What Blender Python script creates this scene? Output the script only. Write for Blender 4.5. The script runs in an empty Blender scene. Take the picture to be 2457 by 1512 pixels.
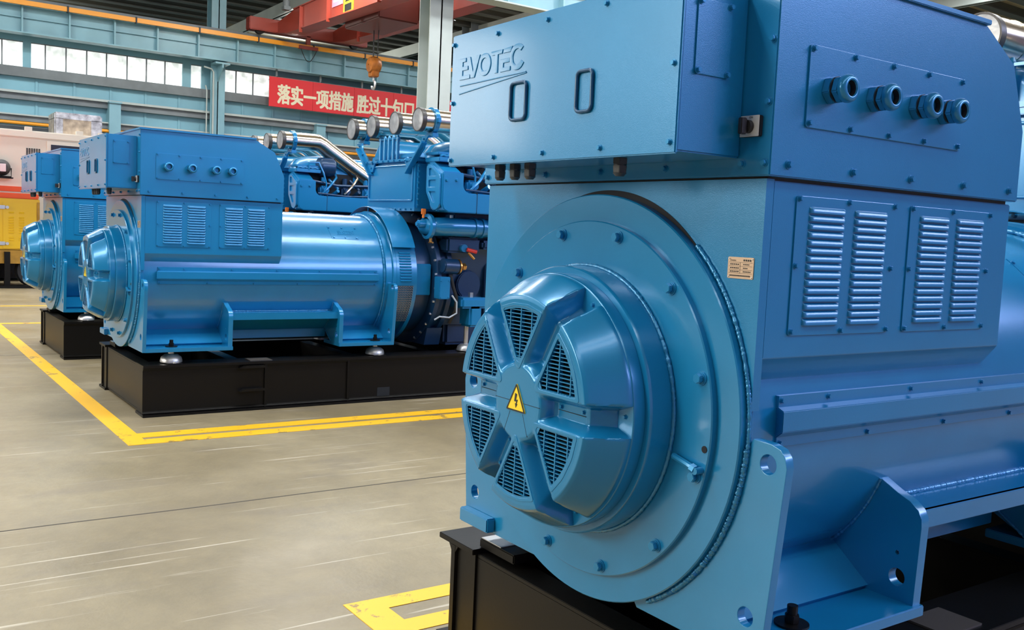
import bpy, bmesh, math, random
from mathutils import Vector, Matrix

random.seed(7)
sc = bpy.context.scene
col = sc.collection
PI = math.pi

# ------------------------------------------------------------------ camera, world, lights, exposure
cam_data = bpy.data.cameras.new('camera')
cam_data.sensor_fit = 'HORIZONTAL'
cam_data.sensor_width = 36.0
cam_data.lens = 2279.97 / 2457.0 * 36.0
cam_data.clip_end = 300
cam = bpy.data.objects.new('camera', cam_data)
col.objects.link(cam)
ROW_R = Vector((0.56823465, 0.82163406, 0.04502068))
ROW_D = Vector((0.0961152, -0.01193592, -0.99529865))
ROW_F = Vector((-0.8172339, 0.56989035, -0.08575393))
M = Matrix.Identity(4)
for i in range(3):
    M[i][0] = ROW_R[i]
    M[i][1] = -ROW_D[i]
    M[i][2] = -ROW_F[i]
M[0][3], M[1][3], M[2][3] = 2.10047, -1.97370, 1.5
cam.matrix_world = M
sc.camera = cam

sc.view_settings.view_transform = 'Standard'
sc.view_settings.look = 'None'
sc.view_settings.gamma = 1.0
sc.view_settings.use_curve_mapping = False
sc.view_settings.exposure = 0.25

world = bpy.data.worlds.new('hall_daylight')
sc.world = world
world.use_nodes = True
wn = world.node_tree.nodes
wn['Background'].inputs[0].default_value = (0.86, 0.90, 1.0, 1)
wn['Background'].inputs[1].default_value = 0.09


def area(name, loc, target, sx, sy, power, color=(1, 1, 1)):
    d = bpy.data.lights.new(name, 'AREA')
    d.shape = 'RECTANGLE'
    d.size, d.size_y = sx, sy
    d.energy = power
    d.color = color
    o = bpy.data.objects.new(name, d)
    col.objects.link(o)
    o.location = loc
    v = Vector(target) - Vector(loc)
    o.rotation_euler = v.to_track_quat('-Z', 'Y').to_euler()
    return o


# skylight strips in the roof, unseen area lamps added for daylight and glare
for sx_, pw in ((-20.0, 3000), (-11.0, 3000), (-3.0, 3200), (5.0, 1000)):
    area('roof_skylight', (sx_, 6, 8.55), (sx_, 6.001, 0), 1.6, 34, pw, (0.95, 0.98, 1.0))
area('front_fill_light', (-6.5, -14, 5.2), (-2, 0, 1.0), 9, 3.0, 1120, (1.0, 0.93, 0.80))  # unseen lamp standing in for daylight from the front left
area('corner_glare_light', (-19, -11.5, 5.0), (-2, 0, 1.2), 3.5, 3.0, 260, (1.0, 0.94, 0.85))  # unseen lamp added for a soft glare on the control box
area('side_fill_light', (10, 10, 7.9), (0, 0.6, 1.7), 12, 2.4, 1250, (0.56, 0.62, 1.0))  # unseen violet-blue lamp added to light the near side panels

# one high bay lamp in view, other point lamps added to brighten the roof
for hx_, hy_, hp_ in ((-20, 7.3, 260), (-33, 1.5, 420), (-33, 12, 420), (-20, -3, 260), (-9, 14, 260), (-9, 3, 160)):
    ld = bpy.data.lights.new('high_bay_and_fill_light', 'POINT')
    ld.energy = hp_
    ld.color = (1.0, 0.95, 0.86)
    ld.shadow_soft_size = 0.18
    lo = bpy.data.objects.new('high_bay_and_fill_light', ld)
    col.objects.link(lo)
    lo.location = (hx_, hy_, 7.7)

# ------------------------------------------------------------------ materials
def mat(name, base, rough=0.5, metal=0.0, coat=0.0, bump=0.0, bscale=200.0, vary=0.0, vscale=3.0, spec=0.5, emit=None, estr=0.0):
    m = bpy.data.materials.new(name)
    m.use_nodes = True
    nt = m.node_tree
    b = nt.nodes['Principled BSDF']
    b.inputs['Base Color'].default_value = (*base, 1)
    b.inputs['Roughness'].default_value = rough
    b.inputs['Metallic'].default_value = metal
    b.inputs['Specular IOR Level'].default_value = spec
    if coat:
        b.inputs['Coat Weight'].default_value = coat
        b.inputs['Coat Roughness'].default_value = 0.12
    tc = nt.nodes.new('ShaderNodeTexCoord')
    if bump:
        n = nt.nodes.new('ShaderNodeTexNoise')
        n.inputs['Scale'].default_value = bscale
        n.inputs['Detail'].default_value = 2
        bp = nt.nodes.new('ShaderNodeBump')
        bp.inputs['Strength'].default_value = bump
        bp.inputs['Distance'].default_value = 0.002
        nt.links.new(tc.outputs['Object'], n.inputs['Vector'])
        nt.links.new(n.outputs['Fac'], bp.inputs['Height'])
        nt.links.new(bp.outputs['Normal'], b.inputs['Normal'])
    if vary:
        n = nt.nodes.new('ShaderNodeTexNoise')
        n.inputs['Scale'].default_value = vscale
        n.inputs['Detail'].default_value = 5
        r = nt.nodes.new('ShaderNodeValToRGB')
        r.color_ramp.elements[0].position = 0.3
        r.color_ramp.elements[1].position = 0.7
        r.color_ramp.elements[0].color = (*[c * (1 - vary) for c in base], 1)
        r.color_ramp.elements[1].color = (*[min(1, c * (1 + vary)) for c in base], 1)
        nt.links.new(tc.outputs['Object'], n.inputs['Vector'])
        nt.links.new(n.outputs['Fac'], r.inputs['Fac'])
        nt.links.new(r.outputs['Color'], b.inputs['Base Color'])
    if emit:
        b.inputs['Emission Color'].default_value = (*emit, 1)
        b.inputs['Emission Strength'].default_value = estr
    return m


BLUE = (0.006, 0.200, 0.43)
paint = mat('blue_paint', BLUE, 0.26, 0.15, 0.5, 0.07, 420, 0.06, 4)
paint_smooth = mat('blue_paint_moulded', BLUE, 0.27, 0.25, 0.4, 0.05, 420)
paint_sheet = mat('blue_paint_sheet', BLUE, 0.30, 0.15, 0.45, 0.15, 520, 0.05, 3)
paint_bolt = mat('blue_bolt_paint', (0.012, 0.22, 0.46), 0.28, 0.3, 0.3)
handle_paint = mat('dark_blue_handle', (0.006, 0.07, 0.17), 0.3)
paint_weld = mat('blue_weld_paint', (0.02, 0.22, 0.45), 0.25, 0.3, 0.3, 0.6, 160)
paint_engine = mat('engine_blue_paint', (0.010, 0.21, 0.47), 0.26, 0.2, 0.4, 0.06, 120)
paint_engine_dark = mat('engine_block_paint', (0.007, 0.045, 0.12), 0.38, 0.2, 0.2, 0.25, 40)
dark_void = mat('dark_interior', (0.006, 0.009, 0.014), 0.8)  # near-black for seam lines and for shade painted into openings
black_steel = mat('black_frame_paint', (0.0045, 0.004, 0.0035), 0.40, 0.0, 0.0, 0.10, 60, 0, 3, 0.22)
black_rubber = mat('black_rubber', (0.012, 0.012, 0.013), 0.5)
grey_plastic = mat('dark_grey_plastic', (0.035, 0.04, 0.045), 0.4)
zinc = mat('zinc_plated_steel', (0.62, 0.63, 0.64), 0.36, 0.8)
stainless = mat('stainless_pipe', (0.66, 0.58, 0.48), 0.20, 1.0, 0, 0.05, 30)
foil_cap = mat('plastic_cap_film', (0.33, 0.34, 0.36), 0.30, 0.4, 0, 1.0, 22, 0.3, 12)
brass = mat('brass', (0.62, 0.33, 0.10), 0.3, 0.9)
red_part = mat('red_handle', (0.7, 0.04, 0.03), 0.4)
orange_tag = mat('orange_tag', (0.85, 0.22, 0.03), 0.5)
yellow_sign = mat('yellow_sign', (0.86, 0.62, 0.02), 0.45)
black_ink = mat('black_ink', (0.01, 0.01, 0.01), 0.5)
copper_plate = mat('engraved_plate', (0.55, 0.40, 0.28), 0.35, 0.5)
silver_plate = mat('switch_plate', (0.62, 0.62, 0.60), 0.4, 0.3)
wall_paint = mat('wall_panel_paint', (0.19, 0.40, 0.48), 0.45, 0, 0, 0.1, 20, 0.10, 0.9)
steel_teal = mat('girder_paint', (0.21, 0.40, 0.47), 0.4, 0, 0, 0.1, 20, 0.12, 1.2)
steel_grey = mat('grey_rail_steel', (0.16, 0.185, 0.195), 0.5, 0, 0, 0, 1, 0.2, 2)
column_paint = mat('column_paint', (0.42, 0.47, 0.45), 0.45, 0, 0, 0.05, 20, 0.08, 1.5)
roof_beige = mat('roof_sheet', (0.72, 0.62, 0.42), 0.6, 0, 0, 0, 1, 0.15, 1)
purlin_m = mat('purlin_steel', (0.12, 0.125, 0.115), 0.6)
bus_yellow = mat('conductor_bar_orange', (0.86, 0.34, 0.02), 0.4)
crane_red = mat('crane_red_paint', (0.30, 0.038, 0.02), 0.42, 0, 0.1, 0.05, 20, 0.15, 1.2)
banner_red = mat('banner_red', (0.68, 0.018, 0.025), 0.5)
banner_ink = mat('banner_lettering', (0.78, 0.72, 0.52), 0.5)
hook_orange = mat('hook_block_paint', (0.36, 0.12, 0.02), 0.4, 0.1, 0, 0.2, 15, 0.4, 5)
white_body = mat('container_white', (0.72, 0.68, 0.60), 0.45)
yellow_body = mat('trailer_yellow', (0.82, 0.50, 0.01), 0.35, 0, 0.3)
yellow_dirty = mat('trailer_chassis_ochre', (0.42, 0.22, 0.02), 0.5, 0, 0, 0, 1, 0.3, 6)
orange_stripe = mat('orange_stripe', (0.85, 0.10, 0.01), 0.4)
dark_glass = mat('dark_glass', (0.02, 0.025, 0.03), 0.1)
foil = mat('foil_wrap', (0.36, 0.345, 0.31), 0.33, 0.6, 0, 1.0, 14, 0.6, 7)
cardboard = mat('brown_wrap', (0.38, 0.30, 0.21), 0.4, 0.2, 0, 0.8, 14, 0.4, 7)
lamp_glow = mat('lamp_glow', (1, 1, 1), 0.4, emit=(1, 0.97, 0.9), estr=6)
pink_sign = mat('pink_sign', (0.85, 0.25, 0.35), 0.5)


def floor_material():
    m = bpy.data.materials.new('worn_concrete')
    m.use_nodes = True
    nt = m.node_tree
    N, L = nt.nodes, nt.links
    b = N['Principled BSDF']
    tc = N.new('ShaderNodeTexCoord')

    def noise(scale, detail, sc3=None, rough=0.55):
        mp = N.new('ShaderNodeMapping')
        if sc3:
            mp.inputs['Scale'].default_value = sc3
            mp.inputs['Rotation'].default_value = (0, 0, 0.12)
        n = N.new('ShaderNodeTexNoise')
        n.inputs['Scale'].default_value = scale
        n.inputs['Detail'].default_value = detail
        n.inputs['Roughness'].default_value = rough
        L.new(tc.outputs['Object'], mp.inputs['Vector'])
        L.new(mp.outputs['Vector'], n.inputs['Vector'])
        return n

    def ramp(src, p0, c0, p1, c1):
        r = N.new('ShaderNodeValToRGB')
        r.color_ramp.elements[0].position = p0
        r.color_ramp.elements[1].position = p1
        r.color_ramp.elements[0].color = (*c0, 1)
        r.color_ramp.elements[1].color = (*c1, 1)
        L.new(src.outputs['Fac'], r.inputs['Fac'])
        return r

    def mix(a, bb, fac, mode='MIX'):
        x = N.new('ShaderNodeMix')
        x.data_type = 'RGBA'
        x.blend_type = mode
        L.new(a, x.inputs['A'])
        if isinstance(bb, tuple):
            x.inputs['B'].default_value = (*bb, 1)
        else:
            L.new(bb, x.inputs['B'])
        if isinstance(fac, float):
            x.inputs['Factor'].default_value = fac
        else:
            L.new(fac, x.inputs['Factor'])
        return x.outputs['Result']
    big = ramp(noise(0.55, 8), 0.33, (0.19, 0.152, 0.088), 0.68, (0.30, 0.252, 0.160))
    fine = ramp(noise(7, 8, None, 0.7), 0.35, (0.86, 0.86, 0.86), 0.7, (1.06, 1.05, 1.03))
    c = mix(big.outputs['Color'], fine.outputs['Color'], 1.0, 'MULTIPLY')
    scr = ramp(noise(6, 4, (5.0, 0.16, 1)), 0.62, (0, 0, 0), 0.70, (0.85, 0.85, 0.85))
    c = mix(c, (0.50, 0.45, 0.36), scr.outputs['Color'])
    stain = ramp(noise(2.3, 6, (1.5, 0.6, 1)), 0.56, (0, 0, 0), 0.76, (0.6, 0.6, 0.6))
    c = mix(c, (0.15, 0.125, 0.095), stain.outputs['Color'])
    L.new(c, b.inputs['Base Color'])
    rr = ramp(noise(1.4, 4), 0.3, (0.30, 0.30, 0.30), 0.7, (0.5, 0.5, 0.5))
    L.new(rr.outputs['Color'], b.inputs['Roughness'])
    bp = N.new('ShaderNodeBump')
    bp.inputs['Strength'].default_value = 0.12
    bp.inputs['Distance'].default_value = 0.01
    L.new(noise(30, 5).outputs['Fac'], bp.inputs['Height'])
    L.new(bp.outputs['Normal'], b.inputs['Normal'])
    return m


def line_material():
    m = mat('floor_line_yellow', (0.80, 0.44, 0.015), 0.45)
    nt = m.node_tree
    N, L = nt.nodes, nt.links
    b = N['Principled BSDF']
    tc = N.new('ShaderNodeTexCoord')
    n = N.new('ShaderNodeTexNoise')
    n.inputs['Scale'].default_value = 5
    n.inputs['Detail'].default_value = 9
    n.inputs['Roughness'].default_value = 0.75
    r = N.new('ShaderNodeValToRGB')
    r.color_ramp.elements[0].position = 0.385
    r.color_ramp.elements[1].position = 0.42
    r.color_ramp.elements[0].color = (0.25, 0.17, 0.06, 1)
    r.color_ramp.elements[1].color = (0.80, 0.44, 0.015, 1)
    L.new(tc.outputs['Object'], n.inputs['Vector'])
    L.new(n.outputs['Fac'], r.inputs['Fac'])
    L.new(r.outputs['Color'], b.inputs['Base Color'])
    return m


def glass_material():
    # dusty daylit window panes, the overcast sky and hazy foliage glowing through them
    m = bpy.data.materials.new('daylit_window_pane')
    m.use_nodes = True
    nt = m.node_tree
    N, L = nt.nodes, nt.links
    b = N['Principled BSDF']
    b.inputs['Base Color'].default_value = (0.8, 0.83, 0.82, 1)
    b.inputs['Roughness'].default_value = 0.2
    tc = N.new('ShaderNodeTexCoord')
    n = N.new('ShaderNodeTexNoise')
    n.inputs['Scale'].default_value = 3.4
    n.inputs['Detail'].default_value = 7
    n.inputs['Roughness'].default_value = 0.68
    r = N.new('ShaderNodeValToRGB')
    r.color_ramp.elements[0].position = 0.36
    r.color_ramp.elements[1].position = 0.60
    r.color_ramp.elements[0].color = (0.40, 0.47, 0.43, 1)
    r.color_ramp.elements[1].color = (1, 1, 1, 1)
    L.new(tc.outputs['Object'], n.inputs['Vector'])
    L.new(n.outputs['Fac'], r.inputs['Fac'])
    L.new(r.outputs['Color'], b.inputs['Emission Color'])
    b.inputs['Emission Strength'].default_value = 0.80
    return m


floor_m = floor_material()
line_m = line_material()
pane_m = glass_material()


# ------------------------------------------------------------------ mesh helpers
class MB:
    """collects geometry for one mesh object"""

    def __init__(self):
        self.bm = bmesh.new()

    def take(self, tmp, mi=0, mtx=None, bev=0.0, seg=2):
        if bev:
            es = [e for e in tmp.edges if len(e.link_faces) == 2 and e.calc_face_angle(0) > 0.6]
            if es:
                bmesh.ops.bevel(tmp, geom=es, offset=bev, segments=seg, affect='EDGES', clamp_overlap=True)
        for f in tmp.faces:
            f.material_index = mi
        me = bpy.data.meshes.new('tmp')
        tmp.to_mesh(me)
        tmp.free()
        if mtx is not None:
            me.transform(mtx)
        self.bm.from_mesh(me)
        bpy.data.meshes.remove(me)
        return self

    def box(self, x0, x1, y0, y1, z0, z1, bev=0.0, mi=0, mtx=None):
        t = bmesh.new()
        v = [t.verts.new(p) for p in ((x0, y0, z0), (x1, y0, z0), (x1, y1, z0), (x0, y1, z0),
                                      (x0, y0, z1), (x1, y0, z1), (x1, y1, z1), (x0, y1, z1))]
        for q in ((3, 2, 1, 0), (4, 5, 6, 7), (0, 1, 5, 4), (1, 2, 6, 5), (2, 3, 7, 6), (3, 0, 4, 7)):
            t.faces.new([v[i] for i in q])
        bmesh.ops.recalc_face_normals(t, faces=t.faces)
        return self.take(t, mi, mtx, bev)

    def prism(self, pts, axis, a0, a1, bev=0.0, mi=0, mtx=None):
        def p3(p, a):
            return {'x': (a, p[0], p[1]), 'y': (p[0], a, p[1]), 'z': (p[0], p[1], a)}[axis]
        t = bmesh.new()
        A = [t.verts.new(p3(p, a0)) for p in pts]
        B = [t.verts.new(p3(p, a1)) for p in pts]
        n = len(pts)
        t.faces.new(A)
        t.faces.new(B[::-1])
        for i in range(n):
            t.faces.new((A[i], B[i], B[(i + 1) % n], A[(i + 1) % n]))
        bmesh.ops.recalc_face_normals(t, faces=t.faces)
        return self.take(t, mi, mtx, bev)

    def cyl(self, p0, p1, r, r2=None, n=24, mi=0, caps=True, bev=0.0):
        r2 = r if r2 is None else r2
        p0, p1 = Vector(p0), Vector(p1)
        d = (p1 - p0).normalized()
        u = d.orthogonal().normalized()
        w = d.cross(u)
        t = bmesh.new()
        A, B = [], []
        for i in range(n):
            a = 2 * PI * (i + 0.5) / n
            q = u * math.cos(a) + w * math.sin(a)
            A.append(t.verts.new(p0 + q * r))
            B.append(t.verts.new(p1 + q * r2))
        for i in range(n):
            t.faces.new((A[i], A[(i + 1) % n], B[(i + 1) % n], B[i]))
        if caps:
            t.faces.new(A[::-1])
            t.faces.new(B)
        bmesh.ops.recalc_face_normals(t, faces=t.faces)
        return self.take(t, mi, None, bev)

    def lathe(self, prof, origin=(0, 0, 1.04), axis='y', n=64, a0=0.0, a1=2 * PI, mi=0):
        """prof: (radius, distance along axis) pairs"""
        t = bmesh.new()
        full = abs(a1 - a0 - 2 * PI) < 1e-6
        cnt = n if full else n + 1
        rings = []
        for r, h in prof:
            ring = []
            for i in range(cnt):
                a = a0 + (a1 - a0) * i / n
                c, s = r * math.cos(a), r * math.sin(a)
                p = {'y': (c, h, s), 'z': (c, s, h), 'x': (h, c, s)}[axis]
                ring.append(t.verts.new((p[0] + origin[0], p[1] + origin[1], p[2] + origin[2])))
            rings.append(ring)
        for k in range(len(prof) - 1):
            for i in range(n):
                j = (i + 1) % cnt
                try:
                    t.faces.new((rings[k][i], rings[k][j], rings[k + 1][j], rings[k + 1][i]))
                except ValueError:
                    pass
        bmesh.ops.remove_doubles(t, verts=t.verts, dist=1e-6)
        bmesh.ops.recalc_face_normals(t, faces=t.faces)
        return self.take(t, mi)

    def tube(self, path, r, n=10, closed=False, mi=0, wob=0.0):
        P = [Vector(p) for p in path]
        m = len(P)
        t = bmesh.new()
        rings = []
        ref = None
        for i in range(m):
            if closed:
                d = P[(i + 1) % m] - P[i - 1]
            else:
                d = P[min(i + 1, m - 1)] - P[max(i - 1, 0)]
            d.normalize()
            if ref is None:
                ref = d.orthogonal().normalized()
            ref = (ref - d * ref.dot(d)).normalized()
            w = d.cross(ref)
            rr = r * (1 + random.uniform(-wob, wob)) if wob else r
            rings.append([t.verts.new(P[i] + (ref * math.cos(2 * PI * k / n) + w * math.sin(2 * PI * k / n)) * rr) for k in range(n)])
        for i in range(m if closed else m - 1):
            A, B = rings[i], rings[(i + 1) % m]
            for k in range(n):
                t.faces.new((A[k], A[(k + 1) % n], B[(k + 1) % n], B[k]))
        if not closed:
            t.faces.new(rings[0][::-1])
            t.faces.new(rings[-1])
        bmesh.ops.recalc_face_normals(t, faces=t.faces)
        return self.take(t, mi)

    def build(self, name, mats, parent=None, org=(0, 0, 0), angle=38, loc=None):
        bmesh.ops.translate(self.bm, verts=self.bm.verts, vec=-Vector(org))
        me = bpy.data.meshes.new(name)
        self.bm.to_mesh(me)
        self.bm.free()
        if not isinstance(mats, (list, tuple)):
            mats = [mats]
        for m in mats:
            me.materials.append(m)
        me.polygons.foreach_set('use_smooth', [True] * len(me.polygons))
        me.set_sharp_from_angle(angle=math.radians(angle))
        o = bpy.data.objects.new(name, me)
        col.objects.link(o)
        if parent:
            o.parent = parent
        if loc:
            o.location = loc
        wnm = o.modifiers.new('weighted', 'WEIGHTED_NORMAL')
        wnm.keep_sharp = True
        return o


def curve_bm(curve):
    o = bpy.data.objects.new('c', curve)
    col.objects.link(o)
    bpy.context.view_layer.update()
    me = bpy.data.meshes.new_from_object(o.evaluated_get(bpy.context.evaluated_depsgraph_get()))
    t = bmesh.new()
    t.from_mesh(me)
    bmesh.ops.remove_doubles(t, verts=t.verts, dist=1e-5)
    bpy.data.meshes.remove(me)
    bpy.data.objects.remove(o)
    bpy.data.curves.remove(curve)
    return t


def plate_bm(loops, thick, bev=0.0):
    """flat plate in the XY plane with holes, centred on z = 0"""
    c = bpy.data.curves.new('p', 'CURVE')
    c.dimensions = '2D'
    c.fill_mode = 'BOTH'
    c.extrude = thick / 2 - bev
    c.bevel_depth = bev
    c.bevel_resolution = 1
    c.offset = -bev if bev else 0
    for L in loops:
        s = c.splines.new('POLY')
        s.points.add(len(L) - 1)
        for i, p in enumerate(L):
            s.points[i].co = (p[0], p[1], 0, 1)
        s.use_cyclic_u = True
    return curve_bm(c)


def text_bm(body, size, ext, off=0.0, align='LEFT', space=1.0):
    c = bpy.data.curves.new('t', 'FONT')
    c.body = body
    c.size = size
    c.extrude = ext
    c.offset = off
    c.align_x = align
    c.space_character = space
    return curve_bm(c)


PL_Y = Matrix(((1, 0, 0, 0), (0, 0, -1, 0), (0, 1, 0, 0), (0, 0, 0, 1)))    # plate facing -Y: u = x, v = z
PL_X = Matrix(((0, 0, 1, 0), (1, 0, 0, 0), (0, 1, 0, 0), (0, 0, 0, 1)))     # plate facing +X: u = y, v = z


def T(x, y, z):
    return Matrix.Translation((x, y, z))


def circle(cx, cy, r, n=24, a0=0.0, a1=2 * PI):
    full = abs(a1 - a0 - 2 * PI) < 1e-6
    return [(cx + r * math.cos(a0 + (a1 - a0) * i / (n if full else n - 1)), cy + r * math.sin(a0 + (a1 - a0) * i / (n if full else n - 1))) for i in range(n)]


def rrect(x0, x1, y0, y1, r, n=5):
    out = []
    for cx, cy, a in ((x1 - r, y1 - r, 0), (x0 + r, y1 - r, PI / 2), (x0 + r, y0 + r, PI), (x1 - r, y0 + r, 1.5 * PI)):
        out += [(cx + r * math.cos(a + PI / 2 * i / n), cy + r * math.sin(a + PI / 2 * i / n)) for i in range(n + 1)]
    return out


def round_poly(pts, r, n=5):
    """round the corners of a convex polygon"""
    out = []
    m = len(pts)
    for i in range(m):
        p, a, b = Vector(pts[i]), Vector(pts[i - 1]), Vector(pts[(i + 1) % m])
        u, v = (a - p).normalized(), (b - p).normalized()
        k = min(r, (a - p).length * 0.45, (b - p).length * 0.45)
        for j in range(n + 1):
            s = j / n
            q = p + u * k * (1 - s) ** 2 + v * k * s ** 2
            out.append((q.x, q.y))
    return out


def tag(o, label=None, cat=None, group=None, kind=None):
    if label:
        o['label'] = label
    if cat:
        o['category'] = cat
    if group:
        o['group'] = group
    if kind:
        o['kind'] = kind
    return o


def empty(name, loc):
    o = bpy.data.objects.new(name, None)
    o.empty_display_size = 0.1
    col.objects.link(o)
    o.location = loc
    return o


KIDS = {}


def copy_tree(o, parent=None):
    c = o.copy()
    col.objects.link(c)
    c.parent = parent
    for ch in list(o.children):
        copy_tree(ch, c)
    return c


BOLT = {}


def bolt_mesh(r, material):
    key = (r, material.name)
    if key not in BOLT:
        b = MB()
        b.cyl((0, 0, 0), (0, 0, r * 0.22), r * 1.35, n=20)
        b.cyl((0, 0, r * 0.22), (0, 0, r * 0.42), r * 1.12, n=20)
        b.cyl((0, 0, r * 0.42), (0, 0, r * 1.35), r, n=6, bev=r * 0.12)
        o = b.build('bolt', material)
        BOLT[key] = o.data
        bpy.data.objects.remove(o)
    return BOLT[key]


ROT = {'-y': (PI / 2, 0, 0), '+x': (0, PI / 2, 0), '-x': (0, -PI / 2, 0), '+z': (0, 0, 0), '+y': (-PI / 2, 0, 0)}


def bolts(parent, org, pts, direction, r, material=None, name='bolt'):
    me = bolt_mesh(r, material or paint_bolt)
    for p in pts:
        o = bpy.data.objects.new(name, me)
        col.objects.link(o)
        o.parent = parent
        o.location = Vector(p) - Vector(org)
        e = ROT[direction]
        o.rotation_euler = e
        k = random.uniform(0, 1.0)
        o.rotation_euler.rotate_axis('Z', k)


def struct(o):
    o['kind'] = 'structure'
    return o


# ------------------------------------------------------------------ floor, joints and painted lines
f = MB()
f.box(-45, 14, -16, 34, -0.3, 0)
struct(f.build('floor', floor_m))
for k, (x, y0, y1) in enumerate(((-2.80, -8, 30), (-8.9, -8, 30), (-15.2, -8, 30))):
    b = MB()
    ys = [y0 + (y1 - y0) * i / 150 for i in range(151)]
    pts = [(x - 0.006 + 0.02 * math.sin(i * 0.9) * random.random() * 0.4, y) for i, y in enumerate(ys)]
    b.prism([(p[0], p[1]) for p in pts] + [(p[0] + 0.012, p[1]) for p in reversed(pts)], 'z', -0.01, 0.0008)
    struct(b.build('trim_%d' % (k + 1), mat('floor_joint', (0.05, 0.043, 0.035), 0.8)))


def floor_line(rects, label):
    b = MB()
    for (x0, x1, y0, y1) in rects:
        b.box(x0, x1, y0, y1, 0, 0.0025)
    o = b.build('floor_marking', line_m)
    tag(o, label, 'floor marking')


floor_line([(-4.475, -4.33, -0.50, 16), (-4.67, -4.53, -0.37, 16), (-4.67, -4.475, -0.50, -0.37), (-12.1, -4.67, -0.50, -0.37), (-12.1, -11.98, -0.37, 16)],
           'yellow painted bay outline on the floor around the two rear machines')
floor_line([(-1.25, -1.14, -0.39, 14), (-1.01, -0.90, -0.245, 14), (-1.14, 1.6, -0.39, -0.245)],
           'yellow painted bay outline on the floor under the nearest machine')
floor_line([(-14.7, -14.6, -8, 14)], 'thin yellow floor line running past the yellow trailer')

# ------------------------------------------------------------------ hall shell
XW = -26.4
w = MB()
w.box(XW - 0.2, XW, -14, 32, 0, 5.28)
w.box(XW - 0.2, XW, -14, 32, 5.96, 7.0)
for y0, y1 in ((-14, -3.2), (1.80, 1.99), (5.94, 6.17), (6.48, 7.17), (9.55, 32)):
    w.box(XW - 0.2, XW, y0, y1, 5.28, 5.96)
y = -10.0
while y < 28:       # vertical seams between the sheets
    w.box(XW, XW + 0.03, y, y + 0.06, 0, 5.28, mi=0)
    y += 0.93
struct(w.build('wall_left', wall_paint))
wins = [(-3.2, 1.80, [-2.7, -2.1, -1.5, -0.9, -0.3, 0.3, 0.8, 1.31]), (1.99, 5.94, [2.34, 2.85, 3.37, 3.88, 4.42, 4.94, 5.45]), (6.17, 6.48, []), (7.17, 9.55, [7.51, 8.03, 8.6, 9.1])]
for k, (y0, y1, div) in enumerate(wins):
    b = MB()
    b.box(XW - 0.10, XW - 0.09, y0, y1, 5.28, 5.96)
    o = struct(b.build('window_%d' % (k + 1), pane_m))
    b = MB()
    for d in div:
        b.box(XW - 0.09, XW - 0.03, d - 0.013, d + 0.013, 5.28, 5.96)
    b.box(XW - 0.09, XW - 0.02, y0, y1, 5.28, 5.30)
    b.box(XW - 0.09, XW - 0.02, y0, y1, 5.94, 5.96)
    b.build('window_frame', steel_grey, o)
# horizontal rails on the wall
for k, (z0, z1, dx, m_) in enumerate(((5.02, 5.27, 0.18, steel_grey), (4.42, 4.58, 0.20, steel_grey), (4.58, 4.64, 0.30, column_paint), (3.86, 4.0, 0.22, steel_grey), (4.0, 4.04, 0.30, column_paint), (3.2, 3.74, 0.12, steel_grey))):
    b = MB()
    b.box(XW, XW + dx, -14, 32, z0, z1)
    struct(b.build('trim_%d' % (k + 10), m_))
b = MB()
b.cyl((XW + 0.3, -14, 3.80), (XW + 0.3, 32, 3.80), 0.045, n=10)
tag(b.build('service_pipe', bus_yellow), 'orange service pipe running along the wall below the lower rail', 'pipe')

# roof sheet with purlins, closing wall beyond
b = MB()
b.box(-39.2, 14, -16, 34, 8.8, 8.95)
c = struct(b.build('ceiling', roof_beige))
x = -39.0
while x < 10:
    b = MB()
    b.box(x, x + 0.16, -16, 34, 8.52, 8.8)
    b.box(x + 0.02, x + 0.3, -16, 34, 8.50, 8.53)
    b.build('purlin', purlin_m, c)
    x += 0.95
for yy in (0.5, 9.3, 15.6, 22.5):
    b = MB()
    b.box(-39, 12, yy, yy + 0.22, 8.1, 8.15)
    b.box(-39, 12, yy + 0.08, yy + 0.14, 8.1, 8.5)
    b.build('rafter', column_paint, c)
b = MB()
b.box(-39.4, -39.2, -16, 34, 0, 8.9)
struct(b.build('wall_back', wall_paint))
b = MB()
b.box(-39.2, 14, 33.8, 34, 0, 8.9)
struct(b.build('wall_end', wall_paint))


b = MB()
b.box(13.5, 13.7, -16, 34, 0, 8.8)
struct(b.build('reflector_wall', mat('lilac_reflector_paint', (0.50, 0.42, 0.78), 0.6)))  # unseen lilac wall added to give the side panels violet reflections


def h_column(name, x, y, z0, z1, wx, wy, mtl):
    b = MB()
    b.box(x - 0.025, x, y, y + wy, z0, z1)
    b.box(x - wx, x - wx + 0.025, y, y + wy, z0, z1)
    b.box(x - wx, x, y + wy / 2 - 0.015, y + wy / 2 + 0.015, z0, z1)
    return b.build(name, mtl)


def steel_column(x, y, z1, wx, wy, mtl, label, bracket=None):
    r = empty('steel_column', (x, y, 0))
    o = h_column('shaft', x, y, 0, z1, wx, wy, mtl)
    o.parent = r
    o.matrix_parent_inverse = Matrix.Translation((-x, -y, 0))
    b = MB()
    b.box(x - wx - 0.08, x + 0.08, y - 0.08, y + wy + 0.08, 0, 0.03)
    o = b.build('base_plate', mtl, r, (x, y, 0))
    if bracket:
        b = MB()
        b.box(x - 0.05, x + 0.45, y, y + wy, bracket - 0.05, bracket)
        b.prism([(x, bracket - 0.5), (x, bracket - 0.05), (x + 0.45, bracket - 0.05), (x + 0.45, bracket - 0.15)], 'y', y + wy / 2 - 0.02, y + wy / 2 + 0.02)
        b.build('bracket', mtl, r, (x, y, 0))
    tag(r, label, 'column')
    return r


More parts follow.
